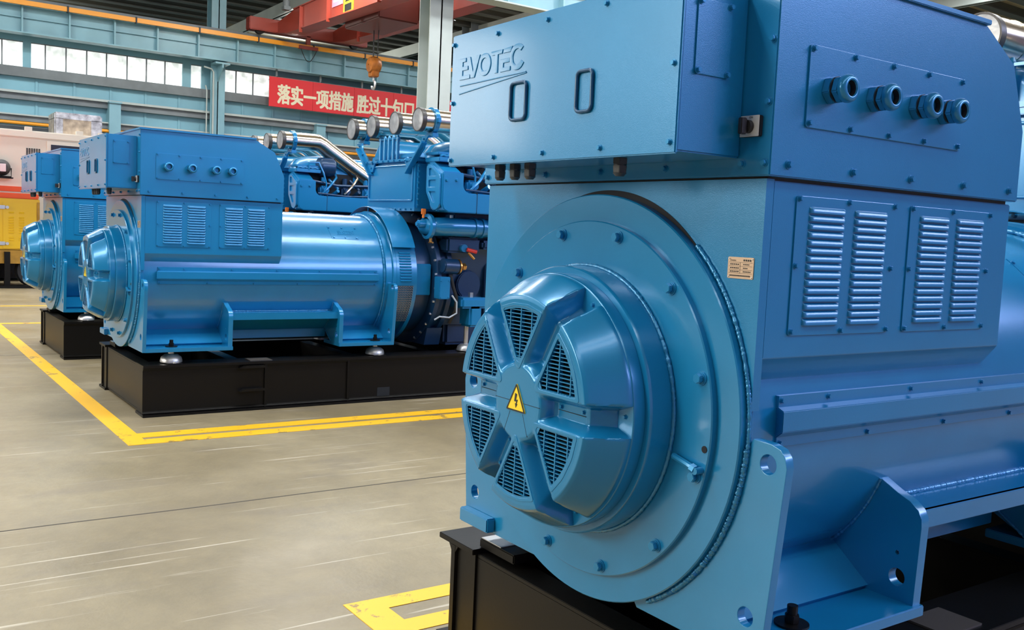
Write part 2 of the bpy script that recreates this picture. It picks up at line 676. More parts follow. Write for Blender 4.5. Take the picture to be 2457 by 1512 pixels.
steel_column(-26.0, 6.62, 8.7, 0.45, 0.42, steel_teal, 'blue steel column between the window bays left of the red banner', 6.0)
steel_column(-14.0, 7.06, 8.7, 0.42, 0.50, column_paint, 'pale grey steel column rising behind the nearest blue terminal box')
steel_column(-26.0, 15.4, 8.7, 0.6, 0.9, steel_grey, 'dark steel column seen beyond the crane above the control box')
for yy, lb in ((3.87, 'short blue wall post above the foil wrapped crate'), (9.92, 'short blue wall post below the red banner')):
    b = MB()
    b.box(XW, -26.0, yy, yy + 0.30, 0, 4.56)
    b.box(XW, -25.94, yy - 0.02, yy + 0.32, 4.56, 4.60)
    tag(b.build('wall_post', steel_teal), lb, 'wall post')
b = MB()
b.tube([(-25.95, 6.50, 3.0), (-25.95, 6.50, 5.2), (-25.95, 6.46, 5.35)], 0.02, 8)
b.tube([(-25.93, 6.68, 2.9), (-25.93, 6.68, 5.75), (-25.93, 6.62, 5.83), (-25.93, 6.4, 5.87)], 0.025, 8)
tag(b.build('conduit_pipe', column_paint), 'thin white conduit pipes on the blue steel column by the windows', 'pipe')


# runway girders with stiffeners
def girder(x, y0, y1, z0, z1, ys, label, face):
    r = empty('runway_girder', (x, y0, z0))
    org = (x, y0, z0)
    b = MB()
    b.box(x - 0.02, x + 0.02, y0, y1, z0 + 0.03, z1 - 0.03)
    b.build('web', steel_teal, r, org)
    for zz in (z0, z1 - 0.03):
        b = MB()
        b.box(x - 0.2, x + 0.2, y0, y1, zz, zz + 0.03)
        b.build('flange', steel_teal if face > 0 else column_paint, r, org)
    b = MB()
    zm = (z0 + z1) / 2
    b.box(x + 0.02, x + 0.09, y0, y1, zm - 0.012, zm + 0.012)
    b.build('longitudinal_stiffener', steel_teal, r, org)
    for yy in ys:
        b = MB()
        b.box(x + 0.02, x + 0.17, yy - 0.02, yy + 0.02, z0 + 0.03, z1 - 0.03)
        b.box(x - 0.17, x - 0.02, yy - 0.02, yy + 0.02, z0 + 0.03, z1 - 0.03)
        b.build('stiffener', steel_teal, r, org)
    b = MB()
    b.box(x - 0.04, x + 0.04, y0, y1, z1, z1 + 0.11)
    b.box(x - 0.20, x - 0.08, y0, y1, z1 + 0.02, z1 + 0.09)
    b.build('rail', steel_grey, r, org)
    tag(r, label, 'girder')
    return r


girder(-25.8, -14, 32, 6.05, 6.86, [-2.8 + 1.12 * i for i in range(24)], 'blue plate girder carrying the crane rail above the windows', 1)
girder(-13.75, -10, 32, 5.93, 6.86, [-9 + 1.35 * i for i in range(30)], 'pale grey girder carrying the crane rail behind the nearest control box', -1)
b = MB()
b.box(-25.52, -25.44, -14, 32, 6.72, 6.84)
bar = b.build('conductor_bar', bus_yellow)
for i in range(24):
    b = MB()
    b.box(-25.54, -25.42, -2.4 + 1.7 * i, -2.36 + 1.7 * i, 6.70, 6.86)
    b.build('joint_clip', black_rubber, bar)
tag(bar, 'orange conductor bar running along the upper edge of the blue girder', 'conductor bar')

# red overhead crane
cr = empty('overhead_crane', (-25.6, 9, 6.97))
org = (-25.6, 9, 6.97)
b = MB()
b.box(-25.80, -25.45, 7.55, 11.3, 7.05, 7.42, 0.02)
b.build('end_carriage', crane_red, cr, org)
for yy in (7.9, 10.9):
    b = MB()
    b.cyl((-25.68, yy, 7.10), (-25.54, yy, 7.10), 0.14, n=24)
    b.build('wheel', black_steel, cr, org)
for yy, nm in ((8.35, 0), (10.1, 1)):
    b = MB()
    b.prism([(-25.6, 7.08), (-24.6, 6.95), (-20, 6.86), (-14, 6.80), (-14, 7.52), (-24.2, 7.52), (-25.6, 7.34)], 'y', yy + 0.04, yy + 0.46)
    b.prism([(-25.6, 7.06), (-24.6, 6.93), (-20, 6.84), (-14, 6.78), (-14, 6.81), (-20, 6.87), (-24.6, 6.96), (-25.6, 7.09)], 'y', yy, yy + 0.5)
    b.box(-24.2, -14, yy, yy + 0.5, 7.52, 7.55)
    g = b.build('box_girder', crane_red, cr, org)
    for xx in (-23.6, -21.75, -18.8, -16.4):
        b = MB()
        b.box(xx, xx + 0.02, yy - 0.05, yy + 0.04, 6.8, 7.5)
        b.build('diaphragm', crane_red, g, )
        g.children[-1].data.transform(Matrix.Translation(-Vector(org)))
b = MB()
b.box(-24.55, -24.35, 8.15, 8.35, 7.52, 7.62)
b.cyl((-24.45, 8.25, 7.62), (-24.45, 8.25, 7.78), 0.10, n=16)
b.build('alarm_horn', steel_grey, cr, org)
b = MB()
b.box(-25.55, -25.45, 9.30, 9.42, 6.75, 7.1)
b.box(-25.50, -25.40, 9.05, 9.65, 6.70, 6.80)
b.build('current_collector', crane_red, cr, org)
b = MB()
b.tube([(-25.4, 9.1 + 0.5 * i / 10, 6.7 - 0.36 * math.sin(PI * i / 10)) for i in range(11)], 0.012, 6)
b.build('collector_cable', black_rubber, cr, org)
b = MB()
b.box(-21.9, -19.9, 8.9, 10.05, 6.72, 7.45, 0.03)
b.build('hoist_trolley', mat('hoist_brown', (0.10, 0.022, 0.015), 0.4), cr, org)
b = MB()
b.tube([(-18.6, 10.75, 6.95 - 0.45 * math.sin(PI * i / 12) + 0.0) if False else (-19.9 + 0.6 * i / 12, 10.75, 6.85 - 0.3 * math.sin(PI * i / 12)) for i in range(13)], 0.03, 8)
b.build('festoon_cable', black_rubber, cr, org)
tag(cr, 'red overhead crane with two box girders across the hall', 'crane')
b = MB()
b.box(-20.84, -20.28, 8.37, 8.395, 6.86, 7.40)
s = b.build('warning_sign', yellow_sign)
b = MB()
b.box(-20.76, -20.36, 8.365, 8.372, 6.90, 7.08)
b.build('symbol_panel', black_ink, s)
b = MB()
b.prism([(-20.74, 7.14), (-20.38, 7.14), (-20.56, 7.36)], 'y', 8.364, 8.372)
b.build('symbol', black_ink, s)
tag(s, 'yellow warning sign with black symbols on the red crane girder', 'sign')
b = MB()
b.box(-21.55, -20.92, 8.37, 8.395, 7.13, 7.42)
s = b.build('notice_sign', pink_sign)
b = MB()
b.box(-21.45, -21.02, 8.366, 8.372, 7.24, 7.29)
b.build('stripe', banner_ink, s)
tag(s, 'small pink notice beside the yellow sign on the red crane girder', 'sign')

# hook block on ropes
hk = empty('crane_hook', (-21.5, 9.6, 5.2))
org = (-21.5, 9.6, 5.2)
b = MB()
for dx, dy in ((-0.16, 0.05), (0.04, -0.05), (0.16, 0.03)):
    b.tube([(-21.5 + dx, 9.6 + dy, 6.73), (-21.5 + dx * 0.8, 9.6 + dy, 5.85)], 0.014, 6)
b.build('rope', black_rubber, hk, org)
b = MB()
b.lathe([(0.02, -0.16), (0.19, -0.14), (0.23, -0.05), (0.23, 0.05), (0.19, 0.14), (0.02, 0.16)], (-21.5, 9.6, 5.82), 'y', 28)
b.prism([(-21.68, 5.85), (-21.32, 5.85), (-21.37, 5.5), (-21.63, 5.5)], 'y', 9.5, 9.7, 0.02)
b.build('sheave_block', hook_orange, hk, org)
b = MB()
b.tube([(-21.5, 9.6, 5.55), (-21.5, 9.6, 5.42)] + [(-21.5 + 0.10 * math.sin(a), 9.6, 5.30 + 0.11 * math.cos(a)) for a in [0.3 + 0.35 * i for i in range(13)]], 0.03, 10)
b.build('hook', zinc, hk, org)
tag(hk, 'rusty orange crane hook block hanging in front of the wall above the banner', 'hook')

b = MB()
b.cyl((-20, 7.3, 8.1), (-20, 7.3, 8.4), 0.22, 0.10, n=24)
l = b.build('high_bay_lamp', steel_grey)
b = MB()
b.cyl((-20, 7.3, 8.09), (-20, 7.3, 8.1), 0.20, n=24)
b.build('diffuser', lamp_glow, l)
b = MB()
b.cyl((-20, 7.3, 8.4), (-20, 7.3, 8.8), 0.02, n=8)
b.build('hanger', steel_grey, l)
tag(l, 'small glowing lamp hanging under the roof above the red crane', 'lamp')

# red slogan banner
bn = empty('slogan_banner', (-25.75, 8.28, 4.95))
org = (-25.75, 8.28, 4.95)
for i in range(5):
    b = MB()
    b.box(-25.77, -25.74, 8.28 + 1.38 * i, 8.28 + 1.38 * i + 1.372, 4.95, 5.82)
    b.build('banner_panel', banner_red, bn, org)
b = MB()
b.box(-25.80, -25.77, 8.28, 15.18, 5.80, 5.84)
b.box(-25.80, -25.77, 8.28, 15.18, 4.93, 4.96)
for yy in (8.5, 9.9, 11.3, 12.7, 14.1):
    b.box(-26.4, -25.77, yy, yy + 0.05, 5.80, 5.84)
    b.box(-25.85, -25.80, yy, yy + 0.05, 5.82, 6.06)
b.build('hanging_frame', steel_grey, bn, org)
b = MB()
for n_, (du, dv) in enumerate([(a_ * 0.017, c_ * 0.014) for a_ in (-1, 0, 1) for c_ in (-1, 0, 1)]):
    b.take(text_bm('落实一项措施 胜过十句口号', 0.60, 0.0), 0, T(-25.738 + n_ * 0.0004, 8.53 + du, 5.11 + dv) @ PL_X @ Matrix.Scale(0.69, 4, (1, 0, 0)))
b.build('lettering', banner_ink, bn, org)
tag(bn, 'long red banner with pale Chinese lettering hung on the wall', 'banner')

# ------------------------------------------------------------------ white container, yellow trailer, foil crate
cn = empty('power_container', (-21.5, -1, 0))
org = (-21.5, -1, 0)
b = MB()
b.box(-22.9, -20.5, -5.5, 3.3, 0.6, 3.06, 0.02)
b.build('body', white_body, cn, org)
b = MB()
b.box(-22.93, -20.46, -5.55, 3.33, 3.04, 3.2, 0.02)
b.build('roof_edge', white_body, cn, org)
b = MB()
b.box(-20.52, -20.485, -5.5, 3.3, 1.90, 2.01)
b.build('orange_stripe', orange_stripe, cn, org)
b = MB()
b.box(-20.52, -20.47, 1.47, 3.0, 2.0, 3.02, 0.008)
d = b.build('door', white_body, cn, org)
b = MB()
b.box(-20.48, -20.455, 1.55, 2.9, 2.55, 2.94)
b.build('door_glass', dark_glass, d, org)
b = MB()
for i in range(6):
    for j in range(5):
        b.box(-20.51, -20.485, 1.08 + i * 0.047, 1.11 + i * 0.047, 2.69 + j * 0.03, 2.71 + j * 0.03)
b.build('vent_grille', dark_void, cn, org)
for yy in (1.05, 2.05, 2.5):
    b = MB()
    b.box(-20.55, -20.47, yy, yy + 0.14, 3.18, 3.28, 0.005)
    b.build('lifting_lug', white_body, cn, org)
b = MB()
b.box(-22.6, -20.8, -5, 3, 0.05, 0.6)
b.build('underframe', black_steel, cn, org)
tag(cn, 'white containerised power unit with an orange stripe behind the yellow trailer', 'container')
fl = empty('floodlight', (-20.4, 0.6, 2.16))
org = (-20.4, 0.6, 2.16)
b = MB()
b.lathe([(0.0, 0.10), (0.10, 0.10), (0.16, 0.02), (0.17, 0.0), (0.16, -0.02)], (-20.36, 0.60, 2.38), 'x', 28)
b.build('housing', grey_plastic, fl, org)
b = MB()
b.box(-20.27, -20.25, 0.56, 0.67, 2.30, 2.46, 0.005)
b.build('lens', mat('lens_white', (0.75, 0.80, 0.86), 0.3), fl, org)
b = MB()
b.tube([(-20.36, 0.42, 2.38), (-20.36, 0.42, 2.2), (-20.36, 0.78, 2.2), (-20.36, 0.78, 2.38)], 0.012, 6)
b.box(-20.46, -20.2, 0.3, 0.8, 2.16, 2.185)
b.build('bracket', black_steel, fl, org)
tag(fl, 'round grey floodlight on a black bracket on the white container', 'floodlight')

ct = empty('wrapped_crate', (-21.3, 2.1, 3.2))
org = (-21.3, 2.1, 3.2)
b = MB()
b.box(-21.75, -21.0, 1.72, 2.66, 3.2, 3.68, 0.03)
b.build('crate_body', cardboard, ct, org)
b = MB()
b.box(-21.77, -20.985, 1.70, 2.68, 3.53, 3.70, 0.03)
b.box(-21.77, -20.985, 1.70, 1.90, 3.2, 3.6, 0.03)
b.box(-21.77, -20.985, 2.42, 2.68, 3.2, 3.6, 0.03)
b.build('foil_wrap', foil, ct, org)
tag(ct, 'crate wrapped in shiny silver foil on top of the white container', 'crate')

tr = empty('generator_trailer', (-19.2, -1, 0))
org = (-19.2, -1, 0)
b = MB()
b.box(-20.1, -18.7, -4, 1.08, 0.74, 1.75, 0.02)
b.build('canopy', yellow_body, tr, org)
b = MB()
b.box(-20.12, -18.68, -4, 1.06, 1.74, 1.84, 0.015)
b.build('orange_roof_edge', orange_stripe, tr, org)
b = MB()
b.box(-18.71, -18.685, 0.43, 1.02, 0.76, 1.66, 0.006)
d = b.build('access_door', yellow_body, tr, org)
b = MB()
for yy in (0.53, 0.71):
    for j in range(12):
        z0 = 0.92 + 0.048 * j
        if j in (2, 10):
            continue
        b.prism([(-18.685, z0), (-18.668, z0), (-18.685, z0 + 0.028)], 'y', yy, yy + 0.09)
b.build('louvres', yellow_body, d, org)
for zz in (0.86, 1.56):
    b = MB()
    b.box(-18.69, -18.66, 0.34, 0.47, zz - 0.035, zz + 0.035, 0.006)
    b.cyl((-18.67, 0.50, zz), (-18.62, 0.50, zz), 0.03, n=12)
    b.build('latch', zinc, d, org)
b = MB()
b.box(-18.70, -18.68, 1.03, 1.075, 1.32, 1.68)
b.build('side_handle_recess', yellow_dirty, tr, org)
loops = [[(-4, 0.47), (1.06, 0.47), (1.06, 0.73), (-4, 0.73)]]
for i in range(3):
    loops += [circle(0.32 + 0.72 * i, 0.55, 0.05, 12), circle(0.32 + 0.72 * i, 0.66, 0.05, 12)]
b = MB()
b.take(plate_bm(loops, 0.04), 0, T(-18.72, 0, 0) @ PL_X)
b.box(-20.0, -18.8, -4, 1.04, 0.5, 0.72)
b.build('chassis_rail', yellow_dirty, tr, org)
for yy in (-2.2, -1.2, 0.05, 1.0):
    b = MB()
    b.lathe([(0.10, -0.10), (0.30, -0.11), (0.33, -0.08), (0.33, 0.08), (0.30, 0.11), (0.10, 0.10)], (-18.95, yy, 0.33), 'x', 28)
    wl = b.build('wheel', black_rubber, tr, org)
    b = MB()
    b.lathe([(0.0, 0.06), (0.10, 0.08), (0.2, 0.09), (0.21, 0.06)], (-18.95, yy, 0.33), 'x', 24)
    b.build('rim', zinc, wl, org)
b = MB()
b.box(-18.72, -18.62, 0.45, 0.55, 0, 0.7)
b.box(-18.76, -18.58, 0.38, 0.62, 0, 0.03)
b.build('support_leg', black_steel, tr, org)
b = MB()
b.box(-18.9, -18.5, -4, 1.4, 0.0, 0.05)
tag(b.build('floor_rail', black_steel), 'low black rail on the floor beside the yellow trailer wheels', 'rail')
tag(tr, 'yellow enclosed generator trailer with louvred doors in front of the white container', 'trailer')


# ------------------------------------------------------------------ the alternator
ZC = 1.04
AORG = (0, 0.85, 0.40)


def smooth(a, b, x):
    t = max(0.0, min(1.0, (x - a) / (b - a)))
    return t * t * (3 - 2 * t)


def cowl_point(s, th):
    """moulded fan cowl: returns (r, y) for profile parameter s and angle th"""
    dth = (th / (PI / 3)) % 1.0
    dth = min(dth, 1 - dth) * PI / 3
    P = [(0.0, 0.0, -0.480), (0.30, 0.112, -0.480), (0.60, 0.280, -0.480), (0.64, 0.293, -0.478), (0.68, 0.300, -0.470),
         (0.72, 0.305, -0.462), (0.93, 0.349, -0.388), (0.96, 0.352, -0.380), (1.0, 0.353, -0.368)]
    G = [(0.0, 0.0, -0.480), (0.26, 0.100, -0.480), (0.29, 0.108, -0.476), (0.32, 0.116, -0.464), (0.36, 0.122, -0.444), (0.40, 0.132, -0.436), (0.60, 0.246, -0.434),
         (0.66, 0.258, -0.430), (0.72, 0.266, -0.418), (0.93, 0.292, -0.383), (0.96, 0.297, -0.376), (1.0, 0.300, -0.366)]

    def ev(L):
        for i in range(len(L) - 1):
            if s <= L[i + 1][0]:
                k = (s - L[i][0]) / (L[i + 1][0] - L[i][0])
                return (L[i][1] + (L[i + 1][1] - L[i][1]) * k, L[i][2] + (L[i + 1][2] - L[i][2]) * k)
        return L[-1][1:]
    p, g = ev(P), ev(G)
    lat = max(p[0], 0.09) * math.sin(dth)
    k = 1 - smooth(0.024, 0.042, lat)
    return (p[0] + (g[0] - p[0]) * k, p[1] + (g[1] - p[1]) * k, p[0], dth)


def build_cowl(parent):
    NS = [0.0, 0.12, 0.22] + [0.24 + 0.01 * i for i in range(18)] + [0.42 + 0.02 * i for i in range(9)] + [0.60 + 0.01 * i for i in range(14)] + [0.74 + 0.03 * i for i in range(7)] + [0.94, 0.96, 0.98, 1.0]
    NT = 432
    t = bmesh.new()
    rings = []
    c0 = t.verts.new((0, -0.48, ZC))
    info = []
    for s in NS[1:]:
        ring, inf = [], []
        for i in range(NT):
            th = 2 * PI * i / NT
            r, y, pr, dth = cowl_point(s, th)
            ring.append(t.verts.new((r * math.cos(th), y, ZC + r * math.sin(th))))
            inf.append((pr, dth))
        rings.append(ring)
        info.append(inf)
    for i in range(NT):
        t.faces.new((c0, rings[0][(i + 1) % NT], rings[0][i]))
    for k in range(len(rings) - 1):
        for i in range(NT):
            pr, dth = info[k][i]
            pr2 = info[k + 1][i][0]
            d = 0.5 * (pr + pr2) * math.sin(dth + PI / NT if dth < 0.5 else dth)
            if d > 0.053 and 0.118 < pr and pr2 < 0.264:
                continue
            j = (i + 1) % NT
            t.faces.new((rings[k][i], rings[k][j], rings[k + 1][j], rings[k + 1][i]))
    bmesh.ops.recalc_face_normals(t, faces=t.faces)
    b = MB()
    b.take(t)
    # collar behind the moulding
    b.lathe([(0.28, -0.372), (0.352, -0.372), (0.356, -0.368), (0.356, -0.334), (0.345, -0.331)], n=96)
    return b.build('fan_cowl', paint_smooth, parent, AORG, 50)


def grille_outline(phi0, inset=0.0):
    """opening of one pod, pod centre along angle phi0"""
    dmin = 0.047 + inset
    ro = 0.268 - inset
    ri = 0.104 + inset * 2.0
    pts = []
    # outer arc where distance to groove line >= dmin
    amax = PI / 6 - math.asin(dmin / ro)
    for i in range(13):
        a = -amax + 2 * amax * i / 12
        pts.append((ro * math.cos(phi0 + a), ro * math.sin(phi0 + a)))
    ai = max(0.02, PI / 6 - math.asin(min(0.5, dmin / ri)))
    for a in (ai, -ai):
        pts.append((ri * math.cos(phi0 + a), ri * math.sin(phi0 + a)))
    return round_poly([pts[0], pts[4], pts[8], pts[12], pts[13], pts[14]], 0.012, 4)


def clip_spans(poly, axis, v):
    """extent of a convex polygon along a line u = v"""
    xs = []
    n = len(poly)
    for i in range(n):
        a, b = poly[i], poly[(i + 1) % n]
        if (a[axis] - v) * (b[axis] - v) < 0:
            k = (v - a[axis]) / (b[axis] - a[axis])
            xs.append(a[1 - axis] + (b[1 - axis] - a[1 - axis]) * k)
    return (min(xs), max(xs)) if len(xs) >= 2 else None


def make_alternator():
    root = empty('alternator', AORG)
    O = AORG

    # stator drum with welded end ring
    b = MB()
    b.lathe([(0.30, -0.18), (0.555, -0.18), (0.555, 1.84), (0.585, 1.84), (0.585, 1.90), (0.50, 1.90)], n=96)
    drum = b.build('stator_drum', paint, root, O)
    b = MB()
    b.tube([(0.562 * math.cos(a), 1.835, ZC + 0.562 * math.sin(a)) for a in [2 * PI * i / 400 for i in range(400)]], 0.010, 8, True, 0, 0.28)
    b.build('weld_bead', paint_weld, drum, O, 70)
    # embossed plate on the drum
    a = math.radians(46)
    U = Matrix(((0, -math.sin(a), math.cos(a), 0), (1, 0, 0, 0), (0, math.cos(a), math.sin(a), 0), (0, 0, 0, 1)))
    base = T(0.5555 * math.cos(a), 1.388, ZC + 0.5555 * math.sin(a)) @ U @ T(0, -0.075, 0.0)
    b = MB()
    t = bmesh.new()
    rows = []
    for i in range(9):
        k = i / 8
        an = math.radians(38.2 + 15.5 * k)
        rows.append([t.verts.new((rr * math.cos(an), yy, ZC + rr * math.sin(an))) for rr, yy in ((0.554, 1.388 - 0.012 * k), (0.5568, 1.389 - 0.012 * k), (0.5568, 1.637 + 0.018 * k), (0.554, 1.638 + 0.018 * k))])
    for i in range(8):
        for k in range(3):
            t.faces.new((rows[i][k], rows[i][k + 1], rows[i + 1][k + 1], rows[i + 1][k]))
    t.faces.new(rows[0][::-1])
    t.faces.new(rows[-1])
    bmesh.ops.recalc_face_normals(t, faces=t.faces)
    b.take(t)
    tt = text_bm('EVOTEC', 0.042, 0.001, 0)
    b.take(tt, 0, base @ T(0.065, 0.062, 0.0022))
    b.box(0.06, 0.19, 0.048, 0.051, 0.0, 0.003, 0, 0, base)
    ep = b.build('emblem_plate', paint, drum, O)
    for an, y_s in ((51.5, (1.39, 1.51, 1.635)), (39.8, (1.41, 1.515, 1.62))):
        b = MB()
        for yy in y_s:
            q = Vector((math.cos(math.radians(an)), 0, math.sin(math.radians(an))))
            p0 = Vector((0, yy, ZC)) + q * 0.556
            b.cyl(p0, p0 + q * 0.007, 0.008, n=10)
        b.build('screw_row', paint_bolt, ep, O)

    # end shield plate, ring, bearing cover
    b = MB()
    b.box(-0.597, 0.587, -0.207, -0.18, 1.10, 1.655)
    b.lathe([(0.02, -0.207), (0.573, -0.207), (0.573, -0.18), (0.3, -0.18)], n=96)
    sh = b.build('end_shield', paint_sheet, root, O)
    b = MB()
    b.lathe([(0.30, -0.234), (0.578, -0.234), (0.581, -0.231), (0.581, -0.19), (0.3, -0.19)], n=128)
    b.build('frame_ring', paint, sh, O)
    b = MB()
    b.tube([(0.588 * math.cos(a), -0.211, ZC + 0.588 * math.sin(a)) for a in [math.radians(-62 + 112 * i / 300) for i in range(301)]], 0.0058, 8, False, 0, 0.22)
    b.build('weld_bead', paint_weld, sh, O, 70)
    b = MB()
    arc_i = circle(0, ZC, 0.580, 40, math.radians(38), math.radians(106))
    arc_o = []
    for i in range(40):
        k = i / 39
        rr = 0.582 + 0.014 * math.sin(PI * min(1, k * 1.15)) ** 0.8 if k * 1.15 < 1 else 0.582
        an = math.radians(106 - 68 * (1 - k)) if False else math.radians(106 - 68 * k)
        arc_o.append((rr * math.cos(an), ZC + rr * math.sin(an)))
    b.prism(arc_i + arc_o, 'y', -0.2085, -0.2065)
    b.build('ring_shade_decal', dark_void, sh, O)  # flat dark crescent painting the shaded gap above the ring
    b = MB()
    b.lathe([(0.30, -0.252), (0.503, -0.252), (0.506, -0.249), (0.506, -0.22), (0.3, -0.22)], n=128)
    bc = b.build('bearing_cover', paint, root, O)
    bolts(bc, O, [(0.478 * math.cos(math.radians(15 + 30 * i)), -0.252, ZC + 0.478 * math.sin(math.radians(15 + 30 * i))) for i in range(12)], '-y', 0.0135)
    b = MB()
    b.cyl((0.487, -0.2535, 0.99), (0.487, -0.251, 0.99), 0.009, n=14)
    b.build('tapped_hole', dark_void, bc, O)
    b = MB()
    b.tube([(0.392, -0.262, 0.955), (0.45, -0.268, 0.945), (0.475, -0.268, 0.938)], 0.0085, 8)
    b.cyl((0.462, -0.268, 0.9415), (0.476, -0.268, 0.9375), 0.0115, n=6)
    b.cyl((0.480, -0.276, 0.936), (0.480, -0.25, 0.936), 0.009, n=12)
    b.build('grease_pipe', paint_bolt, bc, O)
    b = MB()
    b.lathe([(0.2, -0.24), (0.377, -0.24), (0.377, -0.325), (0.372, -0.333), (0.340, -0.333), (0.340, -0.30)], n=112)
    cs = b.build('fan_casing', paint, root, O)
    b = MB()
    b.tube([(0.380 * math.cos(a), -0.257, ZC + 0.380 * math.sin(a)) for a in [2 * PI * i / 520 for i in range(520)]], 0.0055, 8, True, 0, 0.22)
    b.build('weld_bead', paint_weld, cs, O, 70)

    # moulded cowl with six grilles
    cw = build_cowl(root)
    for k in range(6):
        phi = PI / 2 + k * PI / 3
        outer = grille_outline(phi, -0.006)
        inner = grille_outline(phi, 0.004)
        b = MB()
        b.take(plate_bm([outer, inner], 0.014, 0.0015), 0, T(0, -0.4745, ZC) @ PL_Y)
        ys = [p[1] for p in inner]
        z = math.floor(min(ys) / 0.0105) * 0.0105
        while z < max(ys):
            sp = clip_spans(inner, 1, z + 1e-5)
            if sp:
                b.box(sp[0] - 0.001, sp[1] + 0.001, -0.4775, -0.468, ZC + z - 0.0013, ZC + z + 0.0013)
            z += 0.0105
        xs = [p[0] for p in inner]
        cx = sum(xs) / len(xs)
        for dx in (-0.05, 0.0, 0.05):
            sp = clip_spans(inner, 0, cx + dx + 1e-5)
            if sp:
                b.box(cx + dx - 0.0021, cx + dx + 0.0021, -0.4785, -0.467, ZC + sp[0], ZC + sp[1])
        b.build('air_grille', paint_smooth, cw, O)
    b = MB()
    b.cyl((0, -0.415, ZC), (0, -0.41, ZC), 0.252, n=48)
    b.build('intake_shade_disc', dark_void, cw, O)  # dark disc painted in for the shade behind the grilles
    pts = []
    for k in range(6):
        th = k * PI / 3
        for r, y in ((0.145, -0.4355), (0.235, -0.434), (0.325, -0.372)):
            pts.append((r * math.cos(th) + 0.014 * math.sin(th), y, ZC + r * math.sin(th) + (0.010 if k in (0, 3) else 0)))
    bolts(cw, O, pts, '-y', 0.005, paint_bolt, 'screw')
    b = MB()
    for p0, p1 in (((-0.105, 0.0), (0.105, 0.0)), ((-0.03, -0.03), (-0.055, -0.088)), ((0.03, -0.03), (0.055, -0.088))):
        d = Vector((p1[0] - p0[0], p1[1] - p0[1])).normalized() * 0.0007
        b.prism([(p0[0] - d.y, ZC + p0[1] + d.x), (p1[0] - d.y, ZC + p1[1] + d.x), (p1[0] + d.y, ZC + p1[1] - d.x), (p0[0] + d.y, ZC + p0[1] - d.x)], 'y', -0.4803, -0.479)
    for sx_ in (-1, 1):
        b.box(min(sx_ * 0.13, sx_ * 0.245), max(sx_ * 0.13, sx_ * 0.245), -0.4362, -0.433, ZC - 0.0008, ZC + 0.0008)
    b.build('seam', dark_void, cw, O)
    b = MB()
    b.take(plate_bm([round_poly([(-0.045, -0.026), (0.045, -0.026), (0, 0.052)], 0.006)], 0.003), 0, T(0, -0.4815, ZC) @ PL_Y)
    ws = b.build('warning_sign', yellow_sign, cw, O)
    b = MB()
    b.take(plate_bm([round_poly([(-0.045, -0.026), (0.045, -0.026), (0, 0.052)], 0.006), round_poly([(-0.038, -0.022), (0.038, -0.022), (0, 0.044)], 0.003)], 0.001), 0, T(0, -0.4835, ZC) @ PL_Y)
    bolt_s = [(-0.004, 0.024), (0.005, 0.022), (0.0005, 0.006), (0.009, 0.007), (0.004, -0.006), (0.008, -0.005), (0.001, -0.016), (-0.003, -0.004), (0.0005, -0.005), (0.003, 0.001), (-0.007, 0.001)]
    b.take(plate_bm([bolt_s], 0.001), 0, T(0, -0.4835, ZC) @ PL_Y)
    b.build('lightning_symbol', black_ink, ws, O)

    # lower louvre housing with slanted underside
    b = MB()
    prof = [(-0.587, 1.652), (0.587, 1.652), (0.587, 1.226), (0.538, 1.163), (0.40, 1.16), (-0.40, 1.16), (-0.538, 1.163), (-0.587, 1.226)]
    b.prism(prof, 'y', -0.1815, 0.885, 0.003)
    lc = b.build('louvre_housing', paint_sheet, root, O)

    def louvre_panel(y0, y1, cols):
        b = MB()
        b.take(plate_bm([rrect(y0, y1, 1.28, 1.622, 0.008)], 0.004, 0.001), 0, T(0.589, 0, 0) @ PL_X)
        for (c0, c1) in cols:
            for j in range(15):
                zb = 1.306 + 0.0197 * j
                h, D, nu, nv = 0.0158, 0.0100, 15, 6
                UE = (0.0, 0.0006, 0.0018, 0.0035, 0.0056, 0.0080, 0.0105, 0.0130)
                t = bmesh.new()
                grid = []
                for iv in range(nv + 1):
                    v = iv / nv
                    row = []
                    for iu in range(nu + 1):
                        y = c0 + UE[iu] if iu < 8 else c1 - UE[nu - iu]
                        e = min(y - c0, c1 - y) / 0.0125
                        er = math.sqrt(max(0, 1 - (1 - min(1, e)) ** 2))
                        depth = D * er * math.sqrt(max(0.0, 1 - v ** 2))
                        row.append(t.verts.new((0.5905 + depth, y, zb + h * v)))
                    grid.append(row)
                low = [t.verts.new((0.5905, g.co.y, zb)) for g in grid[0]]
                for iv in range(nv):
                    for iu in range(nu):
                        t.faces.new((grid[iv][iu], grid[iv][iu + 1], grid[iv + 1][iu + 1], grid[iv + 1][iu]))
                for iu in range(nu):
                    t.faces.new((low[iu], low[iu + 1], grid[0][iu + 1], grid[0][iu]))
                bmesh.ops.recalc_face_normals(t, faces=t.faces)
                b.take(t)
        p = b.build('louvre_panel', paint_sheet, lc, O)
        ym = (y0 + y1) / 2
        bolts(lc, O, [(0.591, yy, zz) for yy in (y0 + 0.01, ym, y1 - 0.01) for zz in (1.29, 1.615)] + [(0.591, y0 + 0.01, 1.452), (0.591, y1 - 0.01, 1.452)], '+x', 0.0062)

    louvre_panel(-0.098, 0.31, ((-0.05, 0.09), (0.13, 0.268)))
    louvre_panel(0.374, 0.782, ((0.418, 0.559), (0.598, 0.738)))

    # terminal box with chamfered rear and overhanging lid
    b = MB()
    b.prism([(-0.223, 1.66), (0.884, 1.66), (0.884, 1.868), (0.803, 2.052), (0.645, 2.138), (-0.223, 2.138)], 'x', -0.607, 0.607, 0.003)
    tb = b.build('terminal_box', paint_sheet, root, O)
    b = MB()
    b.box(-0.617, 0.617, -0.232, 0.648, 2.138, 2.152, 0.002)
    b.build('lid', paint_sheet, tb, O)
    b = MB()
